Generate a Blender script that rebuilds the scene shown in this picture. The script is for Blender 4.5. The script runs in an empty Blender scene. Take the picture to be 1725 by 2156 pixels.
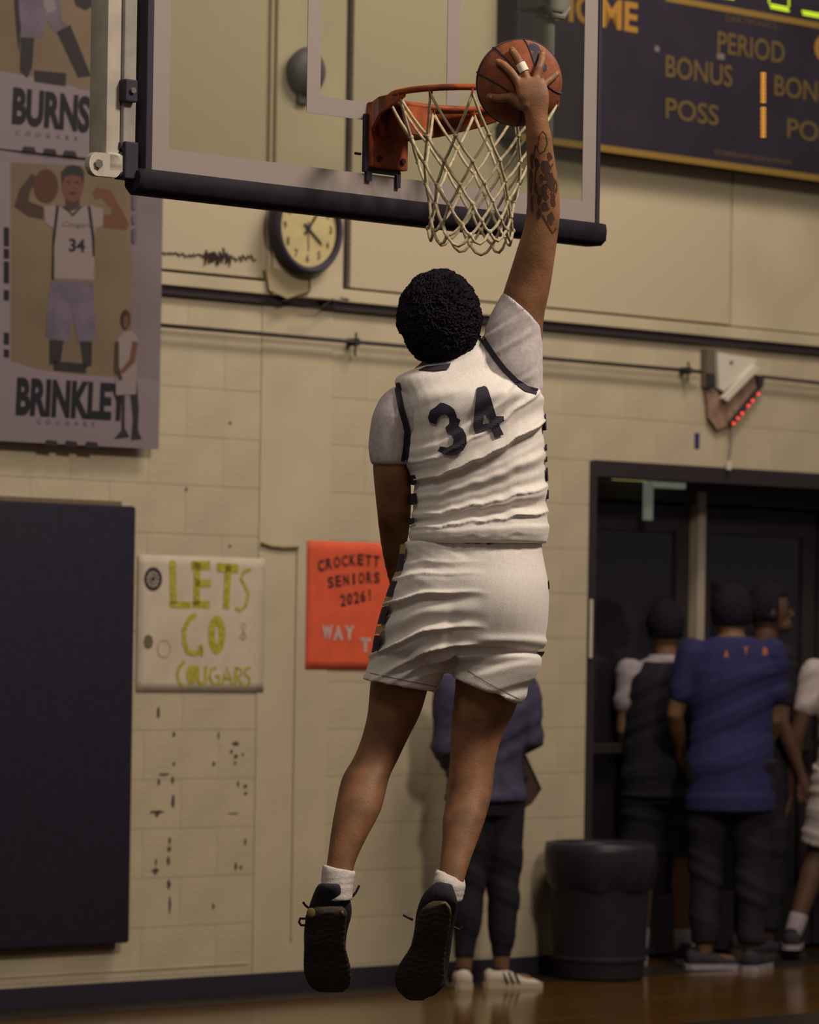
import bpy, bmesh, math, random
import numpy as np
from mathutils import Vector, Matrix, noise
from mathutils.bvhtree import BVHTree
from mathutils.geometry import tessellate_polygon

random.seed(7)
SC = bpy.context.scene
COL = SC.collection
R = math.radians

# ------------------------------------------------------------------ camera
F = 8400.0; IW, IH = 1725.0, 2156.0
PX0, PY0, ROLL, EYE = 862.5, 1347.0, 0.0155, 1.5
YAW = math.atan(F / 8840.0)
cam_d = bpy.data.cameras.new('camera'); cam = bpy.data.objects.new('camera', cam_d); COL.objects.link(cam)
cr, sr = math.cos(ROLL), math.sin(ROLL)
rt, up, bk = Vector((cr, 0, sr)), Vector((-sr, 0, cr)), Vector((0, -1, 0))
m = Matrix.Identity(4)
for i in range(3):
    m[i][0], m[i][1], m[i][2] = rt[i], up[i], bk[i]
m.translation = (0, 0, EYE)
cam.matrix_world = m
cam_d.sensor_fit = 'VERTICAL'; cam_d.sensor_height = 36.0; cam_d.sensor_width = 36.0
cam_d.lens = F / IH * 36.0
cam_d.shift_y = (PY0 - IH / 2) / IH
cam_d.clip_start = 0.5; cam_d.clip_end = 100
cam_d.dof.use_dof = True; cam_d.dof.focus_distance = 11.0; cam_d.dof.aperture_fstop = 4.8
SC.camera = cam

# ------------------------------------------------------------------ world, lights, exposure
SC.view_settings.view_transform = 'Standard'; SC.view_settings.look = 'None'
SC.view_settings.gamma = 1.0; SC.view_settings.use_curve_mapping = False
SC.view_settings.exposure = 0.08
wd = bpy.data.worlds.new('world'); SC.world = wd; wd.use_nodes = True
wd.node_tree.nodes['Background'].inputs[0].default_value = (0.90, 0.82, 0.76, 1)
wd.node_tree.nodes['Background'].inputs[1].default_value = 0.11

cY, sY = math.cos(YAW), math.sin(YAW)
UV_, NV_ = Vector((cY, sY, 0)), Vector((sY, -cY, 0))
WD, BD = 17.43, 11.78            # depth of wall and of backboard planes on the optical axis

def wl(u, off, z, D=WD):
    """gym coordinates (along the wall, out from it, up) to world"""
    return Vector((0, D, 0)) + UV_ * u + NV_ * off + Vector((0, 0, z))

def area(name, u, off, z, tu, toff, tz, sx, sy, power, colr=(1, .88, .72)):
    ld = bpy.data.lights.new(name, 'AREA'); ld.shape = 'RECTANGLE'; ld.size = sx; ld.size_y = sy
    ld.energy = power; ld.color = colr
    o = bpy.data.objects.new(name, ld); COL.objects.link(o)
    p, t = wl(u, off, z), wl(tu, toff, tz)
    o.location = p; o.rotation_euler = (t - p).to_track_quat('-Z', 'Y').to_euler()
    o['label'] = 'gym ceiling light'; o['category'] = 'light'
    return o
area('gym_lamp', 0.35, 2.5, 6.3, 0.1, 0.3, 2.2, 2.2, 0.8, 122)
area('gym_lamp', 3.2, 4.6, 7.2, 2.0, 0.5, 2.6, 1.6, 0.8, 45)
area('gym_lamp', -3.2, 8.4, 6.6, -4.5, 4.7, 2.0, 1.2, 1.0, 310)
area('gym_lamp', -8.0, 6.5, 7.0, -4.8, 4.7, 2.0, 1.2, 1.0, 60)

# ------------------------------------------------------------------ pixel helpers (to read positions off the photograph)
def ray(px, py):
    a, b = (px - PX0) / F, (PY0 - py) / F
    return a * cr - b * sr, a * sr + b * cr
def P(px, py, Z):
    x, z = ray(px, py)
    return Vector((x * Z, Z, EYE + z * Z))
def WP(px, py, off=0.0, D=WD):
    x, z = ray(px, py)
    q = Vector((0, D, 0)) + NV_ * off
    t = q.dot(NV_) / (x * NV_.x + NV_.y)
    p = Vector((x * t, t, 0))
    return (p - Vector((0, D, 0))).dot(UV_), EYE + z * t
def floor_pt(px, py):
    x, z = ray(px, py)
    t = -EYE / z
    return Vector((x * t, t, 0))

# ------------------------------------------------------------------ materials
def lin(c):
    return tuple(((v / 255) / 12.92 if v / 255 <= .04045 else ((v / 255 + .055) / 1.055) ** 2.4) for v in c) + (1,)
MC = {}
def mat(name, c, rough=.8, nscale=0, namt=.1, bump=0, bscale=200, metal=0, spec=.3, emit=0, coat=0, c2=None, trans=0, sheen=0):
    if name in MC: return MC[name]
    m = bpy.data.materials.new(name); m.use_nodes = True
    nt = m.node_tree; b = nt.nodes['Principled BSDF']
    col = lin(c)
    b.inputs['Base Color'].default_value = col
    b.inputs['Roughness'].default_value = rough
    b.inputs['Metallic'].default_value = metal
    b.inputs['Specular IOR Level'].default_value = spec
    b.inputs['Coat Weight'].default_value = coat
    b.inputs['Sheen Weight'].default_value = sheen
    if trans: b.inputs['Transmission Weight'].default_value = trans
    if emit:
        b.inputs['Emission Color'].default_value = col; b.inputs['Emission Strength'].default_value = emit
    if nscale or bump:
        tc = nt.nodes.new('ShaderNodeTexCoord')
    if nscale:
        n = nt.nodes.new('ShaderNodeTexNoise'); n.inputs['Scale'].default_value = nscale
        n.inputs['Detail'].default_value = 6
        nt.links.new(tc.outputs['Object'], n.inputs['Vector'])
        mx = nt.nodes.new('ShaderNodeMix'); mx.data_type = 'RGBA'
        d = c2 if c2 else tuple(v * (1 - namt) for v in c)
        e = c if c2 else tuple(min(255, v * (1 + namt)) for v in c)
        mx.inputs[6].default_value = lin(d); mx.inputs[7].default_value = lin(e)
        mr = nt.nodes.new('ShaderNodeMapRange'); mr.inputs[1].default_value = .35; mr.inputs[2].default_value = .65
        nt.links.new(n.outputs['Fac'], mr.inputs[0]); nt.links.new(mr.outputs[0], mx.inputs[0])
        nt.links.new(mx.outputs[2], b.inputs['Base Color'])
    if bump:
        n2 = nt.nodes.new('ShaderNodeTexNoise'); n2.inputs['Scale'].default_value = bscale
        n2.inputs['Detail'].default_value = 4
        nt.links.new(tc.outputs['Object'], n2.inputs['Vector'])
        bp = nt.nodes.new('ShaderNodeBump'); bp.inputs['Strength'].default_value = bump; bp.inputs['Distance'].default_value = .004
        nt.links.new(n2.outputs['Fac'], bp.inputs['Height']); nt.links.new(bp.outputs['Normal'], b.inputs['Normal'])
    MC[name] = m
    return m

M_block = mat('painted_block', (186, 171, 146), .62, 3.0, .04, .5, 60)
M_mortar = mat('painted_mortar', (184, 169, 144), .7, 6, .04)
M_panel_s = mat('smooth_panel', (188, 173, 147), .6, 2, .04)
M_dark = mat('black_gap', (54, 46, 50), .8)
M_navy = mat('navy_vinyl', (42, 38, 52), .62, 30, .06, .2, 300, spec=.12)
M_base = mat('black_baseboard', (48, 43, 54), .6, spec=.15)
M_black = mat('black_paint', (58, 52, 64), .6, spec=.2)
M_white_st = mat('white_steel', (190, 180, 168), .5, 12, .05)
M_grey_st = mat('grey_steel', (150, 142, 136), .5, 12, .06)
M_bolt = mat('bolt_steel', (170, 165, 150), .3, metal=.8)
M_orange_st = mat('orange_steel', (176, 84, 40), .55, 18, .3, .3, 80, c2=(110, 54, 36))
M_net = mat('white_nylon', (184, 170, 140), .9, 60, .12)
M_board_w = mat('white_board_paint', (154, 141, 138), .5)
M_gold = mat('gold_print', (128, 100, 44), .7)
M_gold_d = mat('dim_gold_print', (92, 72, 44), .7)
M_skin = mat('brown_skin', (136, 94, 66), .55, 14, .12, .25, 160, spec=.35)
M_tattoo = mat('tattoo_ink', (62, 42, 36), .6)
M_jersey = mat('white_jersey_mesh', (236, 226, 220), .75, 200, .03, .25, 500, sheen=.2)
M_tee = mat('grey_white_tee', (206, 194, 196), .85, 90, .05, .3, 600)
M_ink = mat('black_print', (50, 44, 58), .7)
M_hair = mat('black_curly_hair', (34, 29, 37), .9, 0, 0, .6, 260, spec=.1)
M_sock = mat('white_sock', (214, 202, 196), .95, 120, .05, .5, 300)
M_shoe = mat('black_shoe', (54, 48, 56), .75, 80, .12, .3, 300, spec=.15)
M_sole = mat('dark_gum_sole', (78, 66, 54), .7, 60, .2, .5, 150, c2=(62, 53, 48))
M_ball = mat('orange_leather', (136, 74, 46), .6, 30, .1, .7, 420)
M_paper = mat('white_paper', (196, 180, 162), .8, 8, .03)
M_opaper = mat('orange_card', (214, 88, 58), .8, 10, .04)
M_ypaint = mat('yellow_marker', (168, 156, 52), .8, 60, .12)
M_skin2 = mat('tan_skin', (112, 82, 60), .6)
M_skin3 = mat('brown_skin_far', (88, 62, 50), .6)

def glass_mat():
    m = bpy.data.materials.new('backboard_glass'); m.use_nodes = True
    nt = m.node_tree; nt.nodes.clear()
    o = nt.nodes.new('ShaderNodeOutputMaterial')
    t = nt.nodes.new('ShaderNodeBsdfTransparent'); t.inputs[0].default_value = (.78, .80, .76, 1)
    g = nt.nodes.new('ShaderNodeBsdfGlossy'); g.inputs['Roughness'].default_value = .12
    d = nt.nodes.new('ShaderNodeBsdfDiffuse'); d.inputs[0].default_value = (.5, .47, .42, 1)
    mx = nt.nodes.new('ShaderNodeMixShader'); mx.inputs[0].default_value = .035
    mx2 = nt.nodes.new('ShaderNodeMixShader'); mx2.inputs[0].default_value = .012
    nt.links.new(t.outputs[0], mx.inputs[1]); nt.links.new(g.outputs[0], mx.inputs[2])
    nt.links.new(mx.outputs[0], mx2.inputs[1]); nt.links.new(d.outputs[0], mx2.inputs[2])
    nt.links.new(mx2.outputs[0], o.inputs[0])
    return m
M_glass = glass_mat()

def floor_mat():
    m = bpy.data.materials.new('amber_gym_floor'); m.use_nodes = True
    nt = m.node_tree; b = nt.nodes['Principled BSDF']
    tc = nt.nodes.new('ShaderNodeTexCoord'); mp = nt.nodes.new('ShaderNodeMapping')
    nt.links.new(tc.outputs['Object'], mp.inputs[0])
    mp.inputs['Scale'].default_value = (1.2, 17.0, 1)
    v = nt.nodes.new('ShaderNodeTexVoronoi'); v.inputs['Scale'].default_value = 1
    nt.links.new(mp.outputs[0], v.inputs['Vector'])
    n = nt.nodes.new('ShaderNodeTexNoise'); n.inputs['Scale'].default_value = 9; n.inputs['Detail'].default_value = 8
    nt.links.new(mp.outputs[0], n.inputs['Vector'])
    cr_ = nt.nodes.new('ShaderNodeValToRGB')
    cr_.color_ramp.elements[0].color = lin((80, 56, 20)); cr_.color_ramp.elements[1].color = lin((116, 82, 30))
    nt.links.new(n.outputs['Fac'], cr_.inputs[0])
    mx = nt.nodes.new('ShaderNodeMix'); mx.data_type = 'RGBA'; mx.blend_type = 'MULTIPLY'; mx.inputs[0].default_value = .35
    nt.links.new(cr_.outputs[0], mx.inputs[6]); nt.links.new(v.outputs['Color'], mx.inputs[7])
    nt.links.new(mx.outputs[2], b.inputs['Base Color'])
    b.inputs['Roughness'].default_value = .13; b.inputs['Specular IOR Level'].default_value = .5; b.inputs['Specular Tint'].default_value = (1, .66, .22, 1)
    return m

def perf_mat():
    """acoustic panel with fine diagonal rows of perforations"""
    m = bpy.data.materials.new('perforated_acoustic_panel'); m.use_nodes = True
    nt = m.node_tree; b = nt.nodes['Principled BSDF']; b.inputs['Roughness'].default_value = .7
    tc = nt.nodes.new('ShaderNodeTexCoord')
    def wave(rot, scale):
        mp = nt.nodes.new('ShaderNodeMapping'); mp.inputs['Rotation'].default_value = (0, R(rot), 0)
        nt.links.new(tc.outputs['Object'], mp.inputs[0])
        w = nt.nodes.new('ShaderNodeTexWave'); w.inputs['Scale'].default_value = scale; w.bands_direction = 'X'
        nt.links.new(mp.outputs[0], w.inputs['Vector']); return w
    a, c = wave(40, 16), wave(-55, 21)
    mm = nt.nodes.new('ShaderNodeMath'); mm.operation = 'MULTIPLY'
    nt.links.new(a.outputs['Fac'], mm.inputs[0]); nt.links.new(c.outputs['Fac'], mm.inputs[1])
    cr_ = nt.nodes.new('ShaderNodeValToRGB')
    cr_.color_ramp.elements[0].color = lin((189, 174, 148)); cr_.color_ramp.elements[1].color = lin((160, 146, 122))
    nt.links.new(mm.outputs[0], cr_.inputs[0]); nt.links.new(cr_.outputs[0], b.inputs['Base Color'])
    return m
M_perf = perf_mat()

# ------------------------------------------------------------------ mesh helpers
class MB:
    def __init__(s): s.v = []; s.f = []
    def add(s, vs, fs):
        o = len(s.v); s.v += [tuple(v) for v in vs]; s.f += [tuple(i + o for i in f) for f in fs]; return s
    def box(s, x0, x1, y0, y1, z0, z1, b=0.0):
        if b <= 0:
            vs = [(x, y, z) for z in (z0, z1) for y in (y0, y1) for x in (x0, x1)]
            return s.add(vs, [(0, 2, 3, 1), (4, 5, 7, 6), (0, 1, 5, 4), (2, 6, 7, 3), (0, 4, 6, 2), (1, 3, 7, 5)])
        bm = bmesh.new()
        bmesh.ops.create_cube(bm, size=1)
        for v in bm.verts:
            v.co = Vector(((x0 + x1) / 2 + v.co.x * (x1 - x0), (y0 + y1) / 2 + v.co.y * (y1 - y0), (z0 + z1) / 2 + v.co.z * (z1 - z0)))
        bmesh.ops.bevel(bm, geom=bm.edges[:], offset=b, segments=2, profile=.5, affect='EDGES')
        bm.verts.index_update()
        s.add([v.co.copy() for v in bm.verts], [[v.index for v in f.verts] for f in bm.faces]); bm.free(); return s
    def rings(s, rs, cap=True, close=True):
        """rs: list of rings, each a list of n points"""
        n = len(rs[0]); o = len(s.v)
        for r in rs: s.v += [tuple(p) for p in r]
        for i in range(len(rs) - 1):
            for j in range(n if close else n - 1):
                k = (j + 1) % n
                s.f.append((o + i * n + j, o + i * n + k, o + (i + 1) * n + k, o + (i + 1) * n + j))
        if cap:
            s.f.append(tuple(o + j for j in reversed(range(n))))
            s.f.append(tuple(o + (len(rs) - 1) * n + j for j in range(n)))
        return s
    def tube(s, pts, rad, n=8, cap=True):
        pts = [Vector(p) for p in pts]; rs = []
        rad = rad if isinstance(rad, (list, tuple)) else [rad] * len(pts)
        ref = None
        for i, p in enumerate(pts):
            t = (pts[min(i + 1, len(pts) - 1)] - pts[max(i - 1, 0)]).normalized()
            if ref is None:
                ref = t.orthogonal().normalized()
            ref = (ref - t * ref.dot(t)).normalized(); c = t.cross(ref)
            rs.append([p + (ref * math.cos(a) + c * math.sin(a)) * rad[i] for a in [2 * math.pi * k / n for k in range(n)]])
        return s.rings(rs, cap)
    def cyl(s, p0, p1, r, n=20): return s.tube([p0, p1], r, n)
    def ell(s, c, rx, ry, rz, nu=20, nv=12, rot=None):
        c = Vector(c); rs = []
        for i in range(1, nv):
            ph = math.pi * i / nv
            ring = []
            for j in range(nu):
                th = 2 * math.pi * j / nu
                q = Vector((rx * math.sin(ph) * math.cos(th), ry * math.sin(ph) * math.sin(th), -rz * math.cos(ph)))
                if rot: q = rot @ q
                ring.append(c + q)
            rs.append(ring)
        return s.rings(rs)
    def chain(s, pts, rad, n=12):
        """limb with rounded ends"""
        pts = [Vector(p) for p in pts]; rad = list(rad)
        a = (pts[1] - pts[0]).normalized(); b = (pts[-1] - pts[-2]).normalized()
        P2 = [pts[0] - a * rad[0] * .9, pts[0] - a * rad[0] * .6] + pts + [pts[-1] + b * rad[-1] * .6, pts[-1] + b * rad[-1] * .9]
        R2 = [rad[0] * .4, rad[0] * .8] + rad + [rad[-1] * .8, rad[-1] * .4]
        return s.tube(P2, R2, n)
    def poly(s, pts3):
        """fill a planar polygon given as 3D points"""
        tr = tessellate_polygon([[Vector(p) for p in pts3]])
        return s.add(pts3, tr)
    def prism(s, pts2, y0, y1):
        """outline in x,z extruded from y0 to y1"""
        n = len(pts2); o = len(s.v)
        tr = tessellate_polygon([[Vector((x, z, 0)) for x, z in pts2]])
        s.v += [(x, y0, z) for x, z in pts2] + [(x, y1, z) for x, z in pts2]
        for t in tr:
            s.f.append(tuple(o + i for i in t)); s.f.append(tuple(o + n + i for i in reversed(t)))
        for i in range(n):
            j = (i + 1) % n; s.f.append((o + i, o + j, o + n + j, o + n + i))
        return s
    def shift(s, d):
        d = Vector(d); s.v = [tuple(Vector(v) + d) for v in s.v]; return s
    def mesh(s, name):
        me = bpy.data.meshes.new(name); me.from_pydata(s.v, [], s.f); me.validate(); me.update()
        bm = bmesh.new(); bm.from_mesh(me); bmesh.ops.recalc_face_normals(bm, faces=bm.faces[:]); bm.to_mesh(me); bm.free()
        return me
    def build(s, name, m, parent=None, loc=None, rot=None, smooth=False, ang=None):
        used = sorted({i for f in s.f for i in f})
        if len(used) < len(s.v):
            mp_ = {a: b for b, a in enumerate(used)}
            s.v = [s.v[i] for i in used]; s.f = [tuple(mp_[i] for i in f) for f in s.f]
        return link(name, s.mesh(name), m, parent, loc, rot, smooth, ang)

def link(name, me, m, parent=None, loc=None, rot=None, smooth=False, ang=None):
    o = bpy.data.objects.new(name, me); COL.objects.link(o)
    if m and not me.materials: me.materials.append(m)
    if parent: o.parent = parent
    if loc is not None: o.location = loc
    if rot is not None: o.rotation_euler = (0, 0, rot)
    if smooth:
        me.polygons.foreach_set('use_smooth', [True] * len(me.polygons))
        if ang: me.set_sharp_from_angle(angle=R(ang))
    return o
def tag(o, label=None, cat=None, group=None, kind=None):
    if label: o['label'] = label
    if cat: o['category'] = cat
    if group: o['group'] = group
    if kind: o['kind'] = kind
    return o
def empty(name, loc, rz=0.0, label=None, cat=None, group=None):
    o = bpy.data.objects.new(name, None); COL.objects.link(o); o.location = loc; o.rotation_euler = (0, 0, rz)
    o.empty_display_size = .1
    return tag(o, label, cat, group)

def remesh(parts, voxel, smooth=6, f=.5):
    """union of closed solids as one continuous surface"""
    me = parts.mesh('tmp'); ob = bpy.data.objects.new('tmp', me); COL.objects.link(ob)
    md = ob.modifiers.new('r', 'REMESH'); md.mode = 'VOXEL'; md.voxel_size = voxel; md.adaptivity = 0
    if smooth:
        s = ob.modifiers.new('s', 'SMOOTH'); s.iterations = smooth; s.factor = f
    dg = bpy.context.evaluated_depsgraph_get()
    out = bpy.data.meshes.new_from_object(ob.evaluated_get(dg))
    bpy.data.objects.remove(ob); bpy.data.meshes.remove(me)
    out.materials.clear()
    return out

def text_mesh(s, w, h, depth=.001, bold=0.0, shear=0.0, spacing=1.0):
    """lettering scaled to w x h, lower left corner at 0, facing -Y"""
    cu = bpy.data.curves.new('t', 'FONT'); cu.body = s; cu.offset = bold; cu.shear = shear; cu.space_character = spacing
    cu.resolution_u = 4
    ob = bpy.data.objects.new('t', cu); COL.objects.link(ob)
    dg = bpy.context.evaluated_depsgraph_get(); me = bpy.data.meshes.new_from_object(ob.evaluated_get(dg))
    bpy.data.objects.remove(ob); bpy.data.curves.remove(cu)
    co = np.array([v.co[:] for v in me.vertices]); lo = co.min(0); hi = co.max(0)
    mb = MB()
    vs = [((c[0] - lo[0]) / (hi[0] - lo[0]) * w, -depth, (c[1] - lo[1]) / (hi[1] - lo[1]) * h) for c in co]
    mb.add(vs, [tuple(p.vertices) for p in me.polygons]); bpy.data.meshes.remove(me)
    return mb

def strip(pts, w):
    """closed outline of a stroke of width w along 2D points"""
    L, Rr = [], []
    n = len(pts)
    for i, p in enumerate(pts):
        a = Vector(pts[max(i - 1, 0)]); b = Vector(pts[min(i + 1, n - 1)]); t = (b - a).normalized()
        q = Vector((-t.y, t.x)) * (w[i] if isinstance(w, list) else w) / 2
        L.append(Vector(p) + q); Rr.append(Vector(p) - q)
    return L, Rr
def strokes(mb, pts, w, y=-.001):
    L, Rr = strip(pts, w)
    o = len(mb.v)
    for a, b in zip(L, Rr): mb.v += [(a.x, y, a.y), (b.x, y, b.y)]
    for i in range(len(L) - 1): mb.f.append((o + 2 * i, o + 2 * i + 1, o + 2 * i + 3, o + 2 * i + 2))
    return mb

# wall-mounted things: local x along the wall, local -y out of the wall, z up
def wthing(name, u, off, z, label=None, cat=None, D=WD):
    return empty(name, wl(u, off, z, D), YAW, label, cat)

# ================================================================== SETTING
fl = MB().box(-14, 14, -16, 6, -.1, 0)
floor = fl.build('floor', floor_mat(), None, wl(0, 0, 0), YAW); tag(floor, kind='structure')
# dark painted bands of the court
M_band = mat('black_floor_paint', (44, 37, 34), .35, 20, .1, spec=.08)
MB().box(-14, 14, -.34, -.0, 0.0005, .002).build('border_band', M_band, floor)
MB().box(-14, 14, -6.5, -1.96, 0.0005, .002).build('baseline_band', M_band, floor)

CH = .2032; BW = .4064
zj = WP(435, 1537)[1]; z_off = zj % CH
du0, dz1 = WP(1242, 968); du1 = 3.6
tz_top = WP(840, 672)[1]           # top of blockwork (underside of upper panels)
zgap0 = WP(862, 652)[1]; 
wall = MB()
wall.box(-9, du0, .003, .25, 0, 8).box(du0, du1, .003, .25, dz1, 8).box(du1, 9, .003, .25, 0, 8)
wall_o = wall.build('wall_back', M_mortar, None, wl(0, 0, 0), YAW); tag(wall_o, kind='structure')
pu0, pu1 = WP(548, 900)[0], WP(697, 900)[0]
ztop_block = WP(435, 625)[1] - .0
def blk_mesh(w, h):
    return MB().box(0.0003, w - .0003, -.0006, .01, .0006, h - .0006, .0014).mesh('block')
cache = {}
k = 0
z = z_off - CH
U_MIN, U_MAX = -3.6, 4.6
row = 0
while z < ztop_block - .02:
    zz0, zz1 = max(z, 0), min(z + CH, ztop_block)
    if zz1 - zz0 > .02:
        u = -3.6 + pu0 - (-2.8) * 0 - (BW / 2 if row % 2 else 0)
        uu = pu0
        # lay blocks left of the pilaster, then right of it
        segs = []
        a = pu0; first = True
        while a > U_MIN:
            w = BW / 2 if (first and row % 2) else BW
            segs.append((a - w, a)); a -= w; first = False
        a = pu1; first = True
        while a < U_MAX:
            w = BW / 2 if (first and row % 2) else BW
            segs.append((a, a + w)); a += w; first = False
        for a, b in segs:
            if zz0 < dz1 - .01 and b > du0:
                if a >= du0 and b <= du1: continue
                if a < du0: b = min(b, du0)
                else: a = max(a, du1)
                if b - a < .03: continue
            h = zz1 - zz0
            if zz0 < dz1 < zz1 and a >= du0 - .001 and b <= du1: zz0_, h = dz1, zz1 - dz1
            else: zz0_ = zz0
            key = (round(b - a, 3), round(h, 3))
            if key not in cache: cache[key] = blk_mesh(b - a, h)
            o = link('block', cache[key], M_block, wall_o, (a, 0, zz0_))
    z += CH; row += 1
# smooth painted pilaster and its seam
MB().box(pu0 + .001, pu1 - .001, -.004, .01, 0, ztop_block, .002).build('pilaster', M_panel_s, wall_o)
su, sz1 = WP(625, 1152); _, sz0 = WP(622, 1978)
MB().box(su - .006, su + .004, -.012, .005, sz0, sz1, .002).build('conduit_strip', M_block, wall_o)
a0, b0 = WP(547, 1148); a1, b1 = WP(624, 1153)
MB().tube([(a0, -.012, b0 + .008), (a0 + .05, -.012, b0 - .004), (a0 + .12, -.012, b0 - .008), (a1, -.012, b0 - .004)], .007).build('cut_edge', mat('brown_edge', (128, 110, 80), .9), wall_o)
# baseboard
bu = MB().box(-9, du0 - .02, -.014, .003, 0, .083, .003)
tag(bu.build('baseboard_back', M_base, None, wl(0, 0, 0), YAW), kind='structure')
bu = MB().box(-9, du0 - .02, -.018, -.002, .083, .099, .002)
# faint horizontal chair-line near floor on the left
a0, b0 = WP(0, 2058); a1, b1 = WP(560, 2037)
MB().box(-6, pu0 - .02, -.005, .004, b0 - .004, b0, .0015).build('base_lip', M_block, wall_o)

# upper wall: bottom rail, shadow gap and acoustic panels
zr0 = WP(1150, 678)[1]      # bottom of rail
zr1 = WP(1150, 653)[1]      # top of rail
zg = WP(1150, 694)[1]       # bottom of the shadow gap
cu0, cu1 = WP(556, 500)[0], WP(702, 500)[0]
trim = MB().box(-9, cu0, -.045, .0, zr0, zr1, .004).box(cu1, 9, -.045, .0, zr0, zr1, .004)
t1 = trim.build('trim_1', M_panel_s, None, wl(0, 0.002, 0), YAW); tag(t1, kind='structure')
MB().box(-9, cu0 + .1, -.028, .0, zg, zr0 - .001).box(cu1 - .08, 9, -.028, .0, zg, zr0 - .001).box(cu0 + .1, cu1 - .08, -.012, .0, zg, zg + .012).build('shadow_gap', M_dark, t1)  # dark strip colours in the shade under the rail
def upanel(x0, x1, m, z0):
    o = MB().box(x0 + .004, x1 - .004, -.028, .0, z0, 7.5, .003).build('wall_panel', m, t1)
    return o
MB().box(-9, 9, -.004, 0, zr1, 7.6).build('panel_backing', M_dark, t1)
pj = WP(1530, 600)[0]; pj2 = WP(728, 500)[0]
upanel(cu0 - 1.35, cu0, M_perf, zr1 + .014); upanel(cu0 - 3.9, cu0 - 1.36, M_perf, zr1 + .014)
upanel(pj2, pj - .002, M_perf, zr1 + .012); upanel(pj + .002, pj + 1.9, M_panel_s, zr1 + .008); upanel(pj + 1.91, pj + 4.2, M_panel_s, zr1 + .008)
# clock column
zc0 = WP(620, 628)[1]
col_o = MB().box(cu0 + .004, cu1 - .01, -.062, 0, zc0, 7.5, .006).build('trim_2', M_panel_s, None, wl(0, .002, 0), YAW); tag(col_o, kind='structure')
MB().box(cu0 - .016, cu0 + .003, -.045, 0, zc0 + .01, 7.5, .003).build('column_edge', M_panel_s, col_o)
MB().box(cu1 + .006, cu1 + .022, -.04, 0, zc0, 7.5, .003).build('column_edge', M_panel_s, col_o)
MB().box(cu1 - .009, cu1 + .005, -.02, 0, zc0, 7.5, .001).build('column_shadow_strip', mat('column_shadow', (84, 74, 62), .9), col_o)  # dark strip painted as the shadow at the column's right side

# pipe rail with supports
def pipe(px0, py0, px1, py1, name='pipe_rail', label=''):
    u0, z0 = WP(px0, py0, .05); u1, z1 = WP(px1, py1, .05)
    t = wthing(name, u0, 0, z0, label, 'pipe')
    MB().cyl((0, -.05, 0), (u1 - u0, -.05, z1 - z0), .009, 10).build('pipe', mat('dark_pipe', (58, 50, 48), .6), t, smooth=True)
    return t, u1 - u0
t, L = pipe(330, 684, 1478, 783, label='long thin dark pipe rail under the panels, left of the hanging sign')
uh, zh = WP(750, 712, .05)
for px in (750, 1450):
    uh, zh = WP(px, 684 + (px - 330) * .0858, .05); u0, z0 = WP(330, 684, .05)
    MB().box(uh - u0 - .012, uh - u0 + .012, -.064, .0, zh - z0 - .016, zh - z0 + .016, .004).tube([(uh - u0, -.05, zh - z0 + .04), (uh - u0 - .006, -.05, zh - z0 - .06)], .005).build('pipe_clamp', M_dark, t)
t, L = pipe(1606, 793, 1900, 826, label='short thin dark pipe rail right of the hanging sign')

# residue marks left by old tape: small flat dark patches, part of the wall surface
M_tape = mat('old_tape_mark', (88, 74, 72), .9)
marks = [(333, 1500, 5, 24), (366, 1546, 5, 10), (366, 1608, 4, 8), (345, 1630, 20, 4), (334, 1646, 5, 12), (363, 1642, 5, 14), (364, 1687, 6, 26), (330, 1709, 26, 6), (330, 1714, 8, 10),
         (357, 1770, 4, 14), (356, 1787, 7, 10), (354, 1812, 6, 16), (327, 1832, 13, 6), (327, 1834, 6, 14), (355, 1862, 7, 18), (357, 1905, 4, 34), (328, 1815, 3, 14),
         (496, 1565, 13, 8), (487, 1582, 5, 7), (496, 1592, 8, 8), (511, 1588, 4, 5), (495, 1606, 4, 6), (450, 1608, 5, 9), (501, 1650, 4, 12), (516, 1655, 7, 7), (517, 1670, 6, 6),
         (516, 1772, 4, 12), (496, 1824, 5, 14), (507, 1826, 5, 8), (449, 1908, 4, 12), (491, 1712, 18, 2), (484, 890, 5, 6), (460, 1548, 3, 14), (484, 1150, 5, 5), (392, 1030, 4, 8)]
for i, (x, y, w, h) in enumerate(marks):
    u, z = WP(x, y); w /= 366.; h /= 505.
    pts = [(u + w / 2 * math.cos(a) * (1 + .3 * math.sin(7 * a + i)), z + h / 2 * math.sin(a) * (1 + .3 * math.cos(5 * a + i))) for a in [2 * math.pi * k / 12 for k in range(12)]]
    MB().prism(pts, -.0035, 0).build('tape_mark', M_tape, wall_o)
# torn garland line on the perforated panel
gl = MB(); pts = []
for i in range(60):
    x = 332 + i * 3.5; y = 534 + i * .18 + random.uniform(-4, 4) * (1.0 if i < 28 else 2.2)
    u, z = WP(x, y, .03); pts.append((u, -.034, z))
gl.tube(pts, .0035, 5)
for i in range(14):
    x = 430 + i * 4; u, z = WP(x, 542 + random.uniform(-10, 8), .03)
    gl.tube([(u, -.034, z - .02), (u + .004, -.036, z), (u - .003, -.034, z + .022)], .004, 5)
tag(gl.build('garland_remnant', mat('dark_brown_cord', (70, 50, 50), .9), None, wl(0, 0, 0), YAW), 'torn dark garland remnant stuck low on the panel left of the clock', 'garland')

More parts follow.
